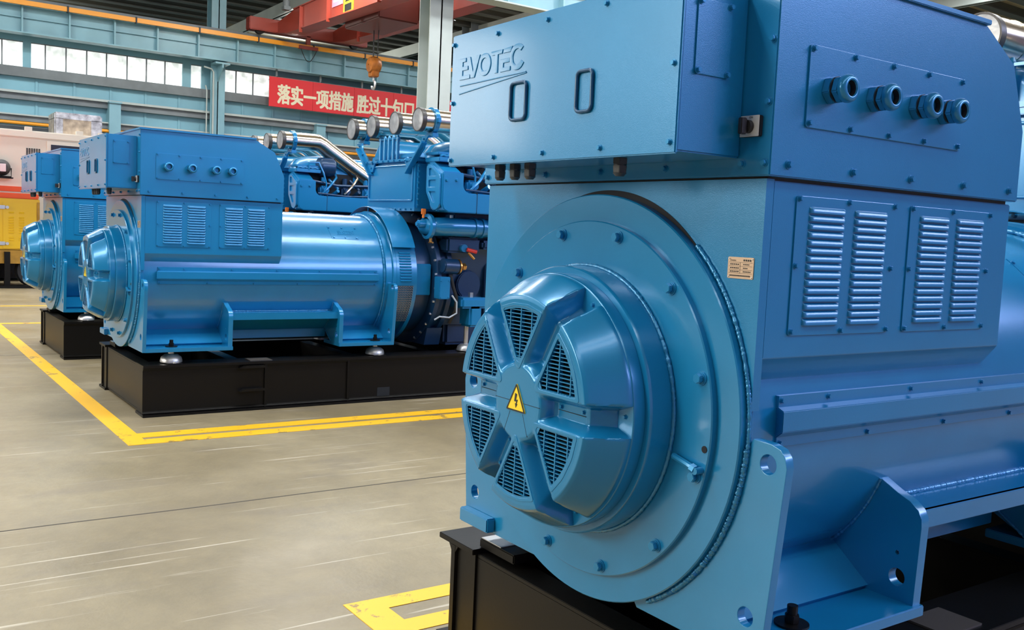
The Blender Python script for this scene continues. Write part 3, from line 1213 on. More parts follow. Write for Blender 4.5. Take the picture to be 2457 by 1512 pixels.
    b.box(-0.58, 0.58, -0.195, 0.87, 1.645, 1.665)
    b.build('gap_shade_strip', black_rubber, tb, O)  # black strip put in for the shadow gap under the terminal box
    bolts(tb, O, [(0.607, yy, 1.69) for yy in (-0.159, 0.087, 0.335, 0.587, 0.83)], '+x', 0.0085)
    bolts(tb, O, [(x_, -0.223, z_) for x_, z_ in ((-0.586, 1.682), (-0.265, 1.683), (-0.003, 1.684), (0.259, 1.686), (0.523, 1.689), (0.591, 1.69), (0.592, 1.831), (0.594, 1.974), (0.594, 2.10))], '-y', 0.0075)
    b = MB()
    b.take(plate_bm([rrect(-0.112, 0.551, 1.782, 1.976, 0.008)], 0.005, 0.001), 0, T(0.6095, 0, 0) @ PL_X)
    gp = b.build('gland_plate', paint_sheet, tb, O)
    bolts(tb, O, [(0.612, yy, zz) for zz in (1.793, 1.967) for yy in (-0.101, 0.058, 0.217, 0.374, 0.534)], '+x', 0.0065)
    for gy in (-0.03, 0.144, 0.326, 0.451):
        b = MB()
        b.cyl((0.611, gy, 1.877), (0.632, gy, 1.877), 0.035, n=6, bev=0.002)
        b.cyl((0.632, gy, 1.877), (0.636, gy, 1.877), 0.031, n=24, mi=1)
        b.cyl((0.636, gy, 1.877), (0.655, gy, 1.877), 0.034, n=6, bev=0.003)
        b.lathe([(0.033, 0.655), (0.034, 0.662), (0.0325, 0.668), (0.029, 0.673), (0.024, 0.675), (0.020, 0.674), (0.0185, 0.670)], (0, gy, 1.877), 'x', 32)
        b.lathe([(0.0185, 0.670), (0.018, 0.64), (0.0, 0.64)], (0, gy, 1.877), 'x', 24, mi=1)
        b.build('cable_gland', [paint_bolt, black_rubber], tb, O)

    # control box on the front
    b = MB()
    b.box(-0.476, 0.512, -0.432, -0.223, 1.703, 2.092, 0.004)
    cb = b.build('control_box', paint_sheet, root, O)
    b = MB()
    b.box(-0.482, 0.517, -0.441, -0.431, 1.697, 2.096, 0.003)
    cv = b.build('cover_panel', paint_sheet, cb, O)
    bolts(cb, O, [(x_, -0.441, z_) for x_, z_ in ((-0.469, 2.067), (-0.23, 2.069), (0.01, 2.071), (0.251, 2.073), (0.498, 2.075), (0.498, 1.90), (0.498, 1.723), (0.252, 1.721), (0.01, 1.719), (-0.228, 1.717), (-0.468, 1.716), (-0.467, 1.89))], '-y', 0.0062)
    for hx, w_ in ((-0.110, 0.074), (0.182, 0.062)):
        b = MB()
        x0, x1, z0, z1 = hx - w_ / 2, hx + w_ / 2, 1.816, 1.918
        loop = [(p[0], -0.4455, p[1]) for p in rrect(x0, x1, z0, z1, 0.014)]
        b.tube(loop, 0.0046, 14, True)
        b.build('pull_handle', handle_paint, cb, O)
    # raised lettering
    b = MB()
    LH, LZ = 0.064, 1.957
    e = 0.0036

    def stroke(poly):
        b.take(plate_bm([poly] if not isinstance(poly[0], list) else poly, e, 0.001), 0, T(0, -0.4415, 0) @ PL_Y)

    def R(x0, x1, z0, z1):
        return [(x0, z0), (x1, z0), (x1, z1), (x0, z1)]
    x0 = -0.432
    stroke([(x0, LZ), (x0 + 0.058, LZ), (x0 + 0.058, LZ + 0.012), (x0 + 0.016, LZ + 0.012), (x0 + 0.016, LZ + 0.027), (x0 + 0.046, LZ + 0.027), (x0 + 0.046, LZ + 0.039), (x0 + 0.016, LZ + 0.039), (x0 + 0.016, LZ + 0.052), (x0 + 0.034, LZ + 0.052), (x0 + 0.034, LZ + 0.064), (x0, LZ + 0.064)])
    stroke([(x0 + 0.040, LZ + 0.064), (x0 + 0.058, LZ + 0.064), (x0 + 0.075, LZ + 0.018), (x0 + 0.096, LZ + 0.064), (x0 + 0.112, LZ + 0.064), (x0 + 0.084, LZ), (x0 + 0.064, LZ)])
    stroke([circle(x0 + 0.138, LZ + 0.032, 0.033, 28), circle(x0 + 0.138, LZ + 0.032, 0.019, 24)])
    stroke([(x0 + 0.172, LZ + 0.064), (x0 + 0.232, LZ + 0.064), (x0 + 0.228, LZ + 0.052), (x0 + 0.208, LZ + 0.052), (x0 + 0.208, LZ), (x0 + 0.193, LZ), (x0 + 0.193, LZ + 0.052), (x0 + 0.178, LZ + 0.052)])
    xe = x0 + 0.222
    stroke([(xe, LZ), (xe + 0.05, LZ), (xe + 0.05, LZ + 0.012), (xe + 0.015, LZ + 0.012), (xe + 0.015, LZ + 0.024), (xe + 0.046, LZ + 0.024), (xe + 0.046, LZ + 0.036), (xe, LZ + 0.036)])
    stroke([(xe + 0.014, LZ + 0.052), (xe + 0.050, LZ + 0.052), (xe + 0.058, LZ + 0.067), (xe + 0.016, LZ + 0.064)])
    cc = (xe + 0.083, LZ + 0.034)
    stroke(circle(cc[0], cc[1], 0.037, 26, math.radians(42), math.radians(330)) + circle(cc[0], cc[1], 0.022, 26, math.radians(330), math.radians(42)))
    stroke([(x0 + 0.004, 1.9375), (x0 + 0.350, 1.9435), (x0 + 0.350, 1.947), (x0 + 0.004, 1.941)])
    stroke([(x0, 1.9135), (x0 + 0.352, 1.9405), (x0 + 0.354, 1.9435), (x0, 1.917)])
    b.build('raised_lettering', paint_sheet, cb, O)
    # side inspection plate
    b = MB()
    b.take(plate_bm([rrect(-0.392, -0.280, 1.882, 2.052, 0.012)], 0.004, 0.001), 0, T(0.514, 0, 0) @ PL_X)
    b.build('inspection_plate', paint_sheet, cb, O)
    bolts(cb, O, [(0.516, yy, zz) for yy in (-0.384, -0.288) for zz in (1.890, 2.045)], '+x', 0.0065)
    for gx, rr in ((-0.31, 0.016), (-0.231, 0.016), (-0.155, 0.017), (0.238, 0.018)):
        b = MB()
        b.cyl((gx, -0.36, 1.703), (gx, -0.36, 1.688), rr * 1.1, n=6, bev=0.001)
        b.cyl((gx, -0.36, 1.688), (gx, -0.36, 1.684), rr * 0.95, n=16)
        b.cyl((gx, -0.36, 1.684), (gx, -0.36, 1.665), rr * 1.1, rr, n=6, bev=0.001)
        b.cyl((gx, -0.36, 1.665), (gx, -0.36, 1.657), rr, rr * 0.6, n=20)
        b.build('small_cable_gland', grey_plastic, cb, O)
    # rotary selector switch
    b = MB()
    b.box(0.522, 0.579, -0.236, -0.223, 1.751, 1.800, 0.002, mi=1)
    b.box(0.522, 0.579, -0.2385, -0.236, 1.751, 1.800, 0.001, mi=0)
    sw = b.build('selector_switch', [silver_plate, black_rubber], root, O)
    b = MB()
    b.cyl((0.549, -0.2385, 1.774), (0.549, -0.250, 1.774), 0.0155, n=24)
    b.box(0.543, 0.555, -0.270, -0.250, 1.755, 1.793, 0.002)
    b.build('switch_knob', black_rubber, sw, O)
    b = MB()
    b.take(text_bm('OFF', 0.007, 0.0002), 0, T(0.525, -0.2388, 1.792) @ PL_Y)
    b.take(text_bm('ON', 0.007, 0.0002), 0, T(0.549, -0.2388, 1.793) @ PL_Y)
    b.build('switch_lettering', black_ink, sw, O)
    # engraved rating plate
    b = MB()
    b.take(plate_bm([rrect(0.485, 0.566, 1.415, 1.467, 0.003)], 0.002), 0, T(0, -0.208, 0) @ PL_Y)
    npl = b.build('rating_plate', copper_plate, root, O)
    b = MB()
    for zz in (1.428, 1.436, 1.445, 1.454):
        b.box(0.489, 0.562, -0.2095, -0.2088, zz, zz + 0.0006)
    b.box(0.524, 0.5246, -0.2095, -0.2088, 1.428, 1.4545)
    for r_, zz in enumerate((1.4305, 1.439, 1.448)):
        for k in range(5):
            b.box(0.493 + 0.0058 * k, 0.4968 + 0.0058 * k, -0.2095, -0.2088, zz, zz + 0.0032)
        for k in range((5, 3, 4)[r_]):
            b.box(0.534 + 0.005 * k, 0.5375 + 0.005 * k, -0.2095, -0.2088, zz + 0.0004, zz + 0.003)
    for k in range(14):
        b.box(0.492 + 0.0047 * k, 0.4957 + 0.0047 * k, -0.2095, -0.2088, 1.4205, 1.4235)
    for k in range(4):
        b.box(0.534 + 0.0065 * k, 0.5385 + 0.0065 * k, -0.2095, -0.2088, 1.4575, 1.462)
    b.take(text_bm('Evotec', 0.007, 0.0002), 0, T(0.492, -0.2092, 1.457) @ PL_Y)
    b.build('engraving', black_ink, npl, O)
    bolts(npl, O, [(x_, -0.209, z_) for x_ in (0.489, 0.562) for z_ in (1.419, 1.463)], '-y', 0.0016, zinc, 'rivet')

    # cover strip along the side
    for sgn in (1, -1):
        b = MB()
        y0, y1 = -0.092, 1.77
        v = [(0.548, y0 + 0.02, 1.098), (0.59, y0, 1.091), (0.59, y0, 1.038), (0.548, y0 + 0.02, 1.012)]
        t = bmesh.new()
        A = [t.verts.new((sgn * p[0], p[1], p[2])) for p in v]
        B = [t.verts.new((sgn * p[0], y1 + (y0 - p[1]), p[2])) for p in v]
        t.faces.new(A)
        t.faces.new(B)
        for i in range(4):
            t.faces.new((A[i], A[(i + 1) % 4], B[(i + 1) % 4], B[i]))
        bmesh.ops.recalc_face_normals(t, faces=t.faces)
        b.take(t, 0, None, 0.002)
        b.box(sgn * 0.545, sgn * 0.560, -0.075, 1.76, 0.995, 1.125)
        st = b.build('cover_strip', paint_sheet, root, O)
        if sgn > 0:
            bolts(st, O, [(0.560, yy, 1.113) for yy in (-0.065, 0.12, 0.49, 0.86, 1.23, 1.6, 1.74)] + [(0.560, yy, 1.004) for yy in (-0.062, 0.3, 0.67, 1.04, 1.41, 1.74)], '+x', 0.006)

    # feet, gussets and side rails
    for sgn in (1, -1):
        for yf, yb in ((-0.207, -0.180), (1.865, 1.895)):
            arc = [(x_, z_) for x_, z_ in circle(0, ZC, 0.572 if yf > 0 else 0.579, 28, math.radians(-68), math.radians(-3))]
            poly = arc + [(0.60, 1.036), (0.655, 1.034), (0.682, 1.026), (0.697, 1.008), (0.703, 0.985), (0.700, 0.95), (0.660, 0.487), (0.23, 0.487)]
            if yf > 0:
                poly = arc + [(0.60, 1.02), (0.655, 1.02), (0.682, 1.012), (0.697, 0.99), (0.700, 0.95), (0.660, 0.487), (0.23, 0.487)]
            poly = [(sgn * p[0], p[1]) for p in poly]
            holes = [circle(sgn * 0.648, 0.984, 0.024, 24), circle(sgn * 0.610, 0.600, 0.024, 24)]
            b = MB()
            b.take(plate_bm([poly] + holes, yb - yf, 0.002), 0, T(0, (yf + yb) / 2, 0) @ PL_Y)
            b.build('foot_plate', paint, root, O)
        if True:
            b = MB()
            b.tube([(sgn * 0.586 * math.cos(a), -0.213, ZC + 0.586 * math.sin(a)) for a in [math.radians(-60 + 57 * i / 180) for i in range(181)]], 0.0075, 8, False, 0, 0.3)
            b.build('weld_bead', paint_weld, root, O, 70)
        for y0, y1 in ((-0.19, 0.478), (1.378, 1.895)):
            b = MB()
            b.box(sgn * 0.34, sgn * 0.662, y0, y1, 0.485, 0.516, 0.003)
            b.prism([(sgn * 0.33, 0.595), (sgn * 0.368, 0.634), (sgn * 0.507, 0.53), (sgn * 0.49, 0.512)], 'y', y0 + 0.01, y1 - 0.01)
            ft = b.build('mounting_foot', paint, root, O)
            b = MB()
            b.cyl((sgn * 0.565, (0.03 if y0 < 0 else 1.76), 0.516), (sgn * 0.565, (0.03 if y0 < 0 else 1.76), 0.522), 0.045, n=28)
            b.cyl((sgn * 0.565, (0.03 if y0 < 0 else 1.76), 0.522), (sgn * 0.565, (0.03 if y0 < 0 else 1.76), 0.545), 0.020, n=6, bev=0.002)
            b.cyl((sgn * 0.565, (0.03 if y0 < 0 else 1.76), 0.545), (sgn * 0.565, (0.03 if y0 < 0 else 1.76), 0.568), 0.014, n=16)
            b.build('mounting_nut', black_steel, ft, O)
        for yg in (0.44, 1.378):
            arc = circle(0, ZC, 0.553, 16, math.radians(-50), math.radians(-20))
            poly = arc + [(0.576, 0.822), (0.618, 0.806), (0.644, 0.786), (0.656, 0.764), (0.658, 0.74), (0.650, 0.51), (0.49, 0.51)]
            poly = [(sgn * p[0], p[1]) for p in poly]
            b = MB()
            b.take(plate_bm([poly, circle(sgn * 0.594, 0.582, 0.025, 24), circle(sgn * 0.590, 0.652, 0.006, 10)], 0.036, 0.002), 0, T(0, yg + 0.018, 0) @ PL_Y)
            gs = b.build('gusset_plate', paint, root, O)
            b = MB()
            b.tube([(sgn * 0.556 * math.cos(a), yg - 0.002, ZC + 0.556 * math.sin(a)) for a in [math.radians(-52 + 32 * i / 80) for i in range(81)]], 0.006, 7, False, 0, 0.28)
            b.tube([(sgn * (0.36 + 0.135 * i / 14), yg - 0.002, 0.607 - 0.092 * i / 14) for i in [0.3 * j for j in range(47)]], 0.0055, 7, False, 0, 0.28)
            b.build('weld_bead', paint_weld, gs, O, 70)
        b = MB()
        b.box(sgn * 0.44, sgn * 0.62, 0.474, 1.38, 0.755, 0.772, 0.002)
        b.box(sgn * 0.606, sgn * 0.622, 0.474, 1.38, 0.718, 0.772, 0.002)
        rl = b.build('side_rail', paint, root, O)
        b = MB()
        b.tube([(sgn * 0.49, 0.48 + 0.9 * i / 200, 0.776) for i in range(201)], 0.008, 7, False, 0, 0.28)
        b.build('weld_bead', paint_weld, rl, O, 70)
        # lower keel plate between the feet
        b = MB()
        b.box(sgn * 0.33, sgn * 0.36, 0.47, 1.38, 0.54, 0.61, 0.003)
        b.build('keel_bar', paint, root, O)
    b = MB()
    b.box(-0.652, -0.478, -0.240, -0.205, 0.494, 0.542, 0.004)
    b.build('stop_block', paint, root, O)

    # rear: vent ring, wire mesh, adapter
    b = MB()
    b.lathe([(0.50, 1.90), (0.595, 1.90), (0.60, 1.905), (0.60, 1.945), (0.56, 1.947), (0.56, 2.095), (0.60, 2.097), (0.60, 2.135), (0.5, 2.135)], n=96)
    b.build('vent_ring', paint, root, O)
    b = MB()
    b.lathe([(0.600, 1.935), (0.603, 1.935), (0.603, 2.105), (0.600, 2.105)], n=18, a0=math.radians(-4), a1=math.radians(30))
    for i in range(11):
        a = math.radians(0 + 2.35 * i)
        c, s_ = math.cos(a), math.sin(a)
        p = Vector((0.606 * c, 0, ZC + 0.606 * s_))
        b.cyl((p.x, 1.965, p.z), (p.x, 2.075, p.z), 0.0085, n=8)
    b.build('vent_louvre', paint, root, O)
    b = MB()
    for i in range(17):
        a = math.radians(-5 - 2.0 * i)
        b.tube([(0.602 * math.cos(a + (0.012 if k % 2 else -0.012)), 1.945 + 0.152 * k / 12, ZC + 0.602 * math.sin(a + (0.012 if k % 2 else -0.012))) for k in range(13)], 0.0032, 4)
    for k in range(13):
        yk = 1.945 + 0.152 * k / 12
        b.tube([(0.602 * math.cos(math.radians(-4 - 2 * i)), yk, ZC + 0.602 * math.sin(math.radians(-4 - 2 * i))) for i in range(18)], 0.0022, 4)
    b.build('wire_mesh', mat('mesh_steel', (0.22, 0.27, 0.30), 0.35, 0.7), root, O)
    b = MB()
    b.lathe([(0.552, 1.947), (0.552, 2.095)], n=64)
    b.build('dark_gap', dark_void, root, O)
    b = MB()
    b.lathe([(0.640, 1.895), (0.643, 1.895), (0.645, 1.9), (0.645, 2.115), (0.643, 2.12), (0.640, 2.12), (0.640, 1.895)], n=64, a0=math.radians(27), a1=math.radians(165))
    for a in (35, 88, 140):
        c, s_ = math.cos(math.radians(a)), math.sin(math.radians(a))
        b.cyl((0.60 * c, 1.92, ZC + 0.60 * s_), (0.642 * c, 1.92, ZC + 0.642 * s_), 0.006, n=8)
    b.build('rain_shroud', paint_sheet, root, O)
    b = MB()
    b.lathe([(0.45, 2.135), (0.53, 2.135), (0.52, 2.32), (0.45, 2.32)], n=80)
    ad = b.build('coupling_adapter', paint_engine_dark, root, O)
    b = MB()
    b.box(0.515, 0.545, 2.150, 2.305, 0.91, 1.19, 0.006)
    b.build('inspection_cover', paint, ad, O)
    return root


# ------------------------------------------------------------------ engine
EORG = (0, 3.6, 0.40)


def make_engine():
    root = empty('diesel_engine', EORG)
    O = EORG
    b = MB()
    b.prism([(-0.40, 0.62), (0.40, 0.62), (0.46, 1.15), (0.62, 1.42), (0.62, 1.66), (-0.62, 1.66), (-0.62, 1.42), (-0.46, 1.15)], 'y', 2.48, 5.35, 0.02)
    for i in range(6):
        yy = 2.75 + 0.42 * i
        b.cyl((0.40, yy, 1.0), (0.485, yy, 1.0), 0.13, n=20, bev=0.01)
        b.box(0.40, 0.50, yy + 0.17, yy + 0.22, 0.7, 1.4, 0.01)
    b.build('crankcase', paint_engine_dark, root, O)
    b = MB()
    b.box(-0.33, 0.33, 2.6, 5.2, 0.42, 0.64, 0.03)
    b.build('oil_pan', paint_engine_dark, root, O)
    b = MB()
    b.lathe([(0.45, 2.325), (0.60, 2.325), (0.62, 2.335), (0.62, 2.375), (0.585, 2.38), (0.585, 2.45), (0.61, 2.455), (0.61, 2.50), (0.4, 2.50)], n=80)
    b.prism([(-0.45, 0.6), (0.45, 0.6), (0.40, 0.44), (-0.40, 0.44)], 'y', 2.34, 2.5)
    fh = b.build('flywheel_housing', paint_engine_dark, root, O)
    bolts(fh, O, [(0.60 * math.cos(math.radians(a)), 2.332, ZC + 0.60 * math.sin(math.radians(a))) for a in range(-66, 80, 12)], '-y', 0.011, zinc)
    b = MB()
    b.lathe([(0.3, 2.40), (0.68, 2.40), (0.68, 2.47), (0.3, 2.47)], n=40, a0=math.radians(35), a1=math.radians(145))
    b.build('gear_case', paint_engine_dark, root, O)

    # charge-air cooler box between the banks
    b = MB()
    b.box(-0.49, 0.49, 2.15, 2.75, 1.66, 2.10, 0.02)
    ac = b.build('charge_air_cooler', paint_engine, root, O)
    b = MB()
    b.take(plate_bm([rrect(-0.44, 0.44, 1.745, 2.075, 0.02), rrect(-0.425, 0.425, 1.76, 2.06, 0.02)], 0.024, 0.005), 0, T(0, 2.15, 0) @ PL_Y)
    b.build('panel_rib', paint_engine, ac, O)
    b = MB()
    b.box(-0.505, 0.505, 2.12, 2.76, 2.10, 2.125, 0.004)
    b.build('top_flange', paint_engine, ac, O)
    b = MB()
    b.box(-0.51, 0.51, 2.13, 2.2, 1.655, 1.69, 0.004)
    b.build('bottom_flange', paint_engine, ac, O)
    bolts(ac, O, [(-0.44 + 0.11 * i, 2.12, 2.113) for i in range(9)], '-y', 0.009, paint_bolt)
    bolts(ac, O, [(-0.45 + 0.1 * i, 2.13, 1.672) for i in range(10)], '-y', 0.009, paint_bolt)
    bolts(ac, O, [(0.505, 2.165, 1.71 + 0.05 * i) for i in range(8)], '+x', 0.009, paint_bolt)
    # sloping shoulder and domes
    b = MB()
    b.prism([(-0.46, 2.125), (0.46, 2.125), (0.43, 2.18), (-0.43, 2.18)], 'y', 2.17, 2.74, 0.015)
    b.build('shoulder', paint_engine, ac, O)
    for cx, rr, nm in ((-0.22, 0.25, 'left'), (0.42, 0.27, 'right'), (-0.55, 0.22, 'outer')):
        b = MB()
        zc = 2.08 if nm == 'left' else 2.04
        y0 = 2.175 if nm == 'left' else (2.24 if nm == 'right' else 2.6)
        nose = [(0.0, y0), (rr * 0.8, y0 + 0.006), (rr * 0.93, y0 + 0.018), (rr * 0.98, y0 + 0.035), (rr, y0 + 0.06)] if nm == 'left' else [(0.0, y0), (rr * 0.5, y0 + 0.02), (rr * 0.8, y0 + 0.09), (rr * 0.95, y0 + 0.2), (rr, y0 + 0.33)]
        b.lathe(nose + [(rr, 5.2), (0, 5.25)], (cx, 0, zc), 'y', 40)
        for yy in (2.95, 3.9, 4.7):
            b.lathe([(rr, yy), (rr + 0.015, yy), (rr + 0.015, yy + 0.03), (rr, yy + 0.03)], (cx, 0, zc), 'y', 40)
        b.build('air_manifold', paint_engine, root, O)
    for i in range(5):
        b = MB()
        xx = -0.21 + 0.085 * i
        b.cyl((xx, 2.145, 2.12), (xx, 2.145, 2.33), 0.016, n=12)
        b.cyl((xx, 2.145, 2.33), (xx, 2.145, 2.35), 0.017, 0.008, n=12)
        b.build('tie_rod', paint_engine, ac, O)
    b = MB()
    b.box(-0.24, 0.16, 2.135, 2.155, 2.312, 2.326)
    b.build('rod_bridge', paint_engine, ac, O)

    # side covers of the two banks
    for sgn in (1, -1):
        before = set(root.children)
        b = MB()
        q = [(2.195, 1.99), (2.205, 2.0), (2.405, 2.0), (2.405, 1.90)] + [(2.405 + 0.07 - 0.07 * math.cos(a_), 1.90 - 0.07 * math.sin(a_)) for a_ in [PI / 2 * i / 6 for i in range(1, 7)]] + [(3.3, 1.83), (3.3, 2.0), (4.6, 2.0), (4.6, 1.655), (2.26, 1.655), (2.215, 1.675), (2.195, 1.72)]
        b.prism(q, 'x', sgn * 0.66, sgn * 0.885, 0.012)
        sec = [(0.60, 1.80), (0.60, 2.09), (0.70, 2.09), (0.885, 1.995), (0.87, 1.9), (0.84, 1.70), (0.74, 1.655)]
        b.prism([(sgn * p[0], p[1]) for p in sec], 'y', 2.19, 2.40, 0.02)
        b.prism([(sgn * 0.60, 2.0), (sgn * 0.60, 2.09), (sgn * 0.70, 2.09), (sgn * 0.885, 2.0)], 'y', 3.3, 4.6, 0.015)
        sc_ = b.build('side_cover', paint_engine, root, O)
        b = MB()
        out = round_poly([(0.625, 1.83), (0.625, 2.06), (0.70, 2.06), (0.86, 1.97), (0.86, 1.70), (0.80, 1.67), (0.74, 1.68)], 0.03)
        hol = [round_poly([(0.665, 1.965), (0.665, 2.03), (0.71, 2.03), (0.79, 1.965)], 0.012), round_poly([(0.665, 1.87), (0.665, 1.93), (0.79, 1.93), (0.79, 1.87)], 0.012), round_poly([(0.675, 1.83), (0.79, 1.83), (0.79, 1.74), (0.75, 1.735)], 0.014)]
        L = [out] + hol
        L = [[(sgn * p[0], p[1]) for p in l] for l in L]
        b.take(plate_bm(L, 0.02, 0.004), 0, T(0, 2.185, 0) @ PL_Y)
        b.build('slotted_front', paint_engine, sc_, O)
        b = MB()
        b.box(sgn * 0.80, sgn * 0.888, 2.545, 2.548, 1.655, 1.84)
        b.build('panel_seam', dark_void, sc_, O)
        bolts(sc_, O, [(sgn * 0.885, 2.23, 1.93), (sgn * 0.885, 2.33, 1.935)], '+x' if sgn > 0 else '-x', 0.012, paint_bolt)
        # cylinder heads and plumbing seen through the window
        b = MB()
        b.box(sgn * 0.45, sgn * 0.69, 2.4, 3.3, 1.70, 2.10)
        b.build('recess_shade_box', dark_void, sc_, O)  # near-black box put in for the shade behind the heads
        for i in range(3):
            b = MB()
            yy = 2.50 + 0.27 * i
            b.box(sgn * 0.69, sgn * 0.80, yy, yy + 0.10, 1.80, 1.95, 0.02)
            b.cyl((sgn * 0.70, yy + 0.16, 1.83), (sgn * 0.84, yy + 0.20, 1.90), 0.022, n=10)
            b.cyl((sgn * 0.72, yy + 0.13, 2.03), (sgn * 0.80, yy + 0.22, 1.92), 0.018, n=10)
            b.cyl((sgn * 0.73, yy + 0.06, 1.97), (sgn * 0.73, yy + 0.06, 2.05), 0.03, n=12)
            b.cyl((sgn * 0.80, yy + 0.06, 1.9), (sgn * 0.83, yy + 0.06, 1.9), 0.035, n=14)
            b.build('cylinder_head', paint_engine_dark if i % 2 else paint_engine, root, O)
            b = MB()
            b.tube([(sgn * 0.82, yy + 0.02, 1.86), (sgn * 0.84, yy + 0.10, 1.95), (sgn * 0.78, yy + 0.2, 2.05), (sgn * 0.70, yy + 0.22, 2.1)], 0.014, 8)
            b.build('injector_pipe', stainless if i == 1 else paint_engine, root, O)
        b = MB()
        b.tube([(sgn * 0.76, 2.42, 2.0), (sgn * 0.80, 2.7, 1.96), (sgn * 0.80, 3.3, 1.98)], 0.016, 8)
        b.tube([(sgn * 0.84, 2.45, 1.86), (sgn * 0.85, 2.8, 1.84), (sgn * 0.84, 3.3, 1.86)], 0.010, 8)
        b.build('fuel_rail', paint_engine_dark, root, O)
        b = MB()
        b.box(sgn * 0.55, sgn * 0.80, 2.20, 2.50, 2.09, 2.13, 0.006)
        b.box(sgn * 0.55, sgn * 0.78, 2.20, 2.48, 2.15, 2.175, 0.006)
        b.tube([(sgn * 0.78, 2.22 + 0.03 * i, 2.14 + 0.008 * (i % 2)) for i in range(10)], 0.012, 7)
        hd = b.build('clamped_manifold_edge', paint_engine, root, O)
        b = MB()
        b.tube([(sgn * 0.80, 2.35, 2.12), (sgn * 0.80, 2.35, 2.20), (sgn * 0.80, 2.47, 2.21), (sgn * 0.82, 2.52, 2.1), (sgn * 0.82, 2.56, 1.98), (sgn * 0.82, 2.56, 1.70)], 0.010, 8)
        b.build('breather_pipe', paint_engine, root, O)
        if sgn < 0:                 # the far bank sits half a cylinder further back
            for o_ in root.children:
                if o_ not in before:
                    o_.location.y += 0.48
    # turbo, dark blue
    for sgn in (1, -1):
        b = MB()
        b.lathe([(0.0, 2.50), (0.10, 2.50), (0.11, 2.52), (0.11, 2.66), (0.10, 2.68), (0.0, 2.68)], (sgn * 0.72, 0, 2.17), 'y', 28)
        b.build('oil_filter', paint_engine_dark, root, O)

    # stainless exhaust pipes with protective caps
    pr = 0.098
    for k, xx in enumerate((-0.665, -0.23, 0.23, 0.665)):
        b = MB()
        if k >= 0:
            path = [(xx, 2.07, 2.44), (xx, 2.46, 2.445), (xx, 2.50, 2.444), (xx, 2.56, 2.42), (xx, 2.62, 2.38), (xx, 2.95, 2.18), (xx, 3.25, 2.0)]
        else:
            path = [(xx, 2.07, 2.44), (xx, 2.6, 2.44), (xx, 4.6, 2.44)]
        b.tube(path, pr, 36)
        for yy in ((2.27, 2.5) if k in (1, 2) else (2.5,)):
            b.lathe([(pr, yy), (pr + 0.003, yy), (pr + 0.003, yy + 0.006), (pr, yy + 0.006)], (xx, 0, 2.443), 'y', 36)
        p = b.build('exhaust_pipe', stainless, root, O)
        b = MB()
        b.lathe([(0.0, 2.045), (pr * 0.5, 2.043), (pr + 0.001, 2.048)], (xx, 0, 2.44), 'y', 36, mi=1)
        b.lathe([(pr - 0.004, 2.044), (pr + 0.004, 2.045), (pr + 0.005, 2.05), (pr + 0.005, 2.085), (pr, 2.087)], (xx, 0, 2.44), 'y', 36, mi=0)
        b.build('end_cap', [mat('cap_rim', (0.05, 0.045, 0.04), 0.4), foil_cap], p, O)
        if k in (0, 3):
            b = MB()
            b.lathe([(pr + 0.002, 2.17), (pr + 0.018, 2.17), (pr + 0.018, 2.21), (pr + 0.002, 2.21)], (xx, 0, 2.44), 'y', 36)
            s_ = 1 if xx > 0 else -1
            b.box(xx + s_ * 0.09, xx + s_ * 0.14, 2.175, 2.205, 2.42, 2.46, 0.004)
            b.box(xx - 0.07, xx + 0.07, 2.16, 2.22, 2.30, 2.335, 0.004)
            b.build('pipe_clamp', paint_engine, p, O)
            # slanted channel bracket
            b = MB()
            q = [(0.72, 2.31), (0.60, 2.31), (0.585, 2.24), (0.40, 2.10), (0.335, 2.14), (0.285, 2.12), (0.345, 2.02), (0.40, 2.02), (0.63, 2.20), (0.66, 2.27)]
            b.take(plate_bm([[(s_ * p_[0], p_[1]) for p_ in q]], 0.02, 0.003), 0, T(0, 2.14, 0) @ PL_Y)
            b.prism([(s_ * 0.352, 1.995), (s_ * 0.372, 1.985), (s_ * 0.665, 2.245), (s_ * 0.645, 2.262)], 'y', 2.095, 2.15, 0.003)
            br = b.build('pipe_bracket', paint_engine, root, O)
            bolts(br, O, [(s_ * 0.34, 2.13, 2.10), (s_ * 0.37, 2.13, 2.06), (s_ * 0.56, 2.13, 2.20), (s_ * 0.64, 2.13, 2.28)], '-y', 0.009, paint_bolt)

    # coolant pipe and auxiliaries on the right flank
    b = MB()
    b.cyl((0.60, 2.12, 1.545), (0.60, 2.22, 1.545), 0.036, n=16, bev=0.006)
    b.cyl((0.60, 2.105, 1.545), (0.60, 2.12, 1.545), 0.020, n=6)
    b.tube([(0.45, 2.30, 1.525), (0.55, 2.24, 1.525), (0.62, 2.26, 1.525), (0.68, 2.34, 1.53), (0.70, 2.45, 1.53), (0.70, 4.8, 1.54)], 0.082, 32)
    for yy in (2.62, 2.70):
        b.lathe([(0.083, yy), (0.093, yy), (0.093, yy + 0.025), (0.083, yy + 0.025)], (0.70, 0, 1.532), 'y', 32)
    b.lathe([(0.083, 2.20), (0.112, 2.21), (0.112, 2.24), (0.083, 2.25)], (0.60, 0, 1.525), 'y', 32)
    cp = b.build('coolant_pipe', paint_engine, root, O)
    b = MB()
    b.cyl((0.66, 2.43, 1.61), (0.66, 2.43, 1.635), 0.018, n=6)
    b.build('vent_plug', zinc, cp, O)
    b = MB()
    b.box(0.42, 0.66, 2.40, 2.75, 1.30, 1.44, 0.02)
    b.box(0.50, 0.70, 2.75, 4.4, 1.34, 1.42, 0.02)
    b.build('coolant_manifold', paint_engine_dark, root, O)
    b = MB()
    b.cyl((0.64, 2.36, 1.18), (0.64, 2.52, 1.175), 0.068, n=28, bev=0.01)
    st = b.build('starter_motor', paint_engine_dark, root, O)
    b = MB()
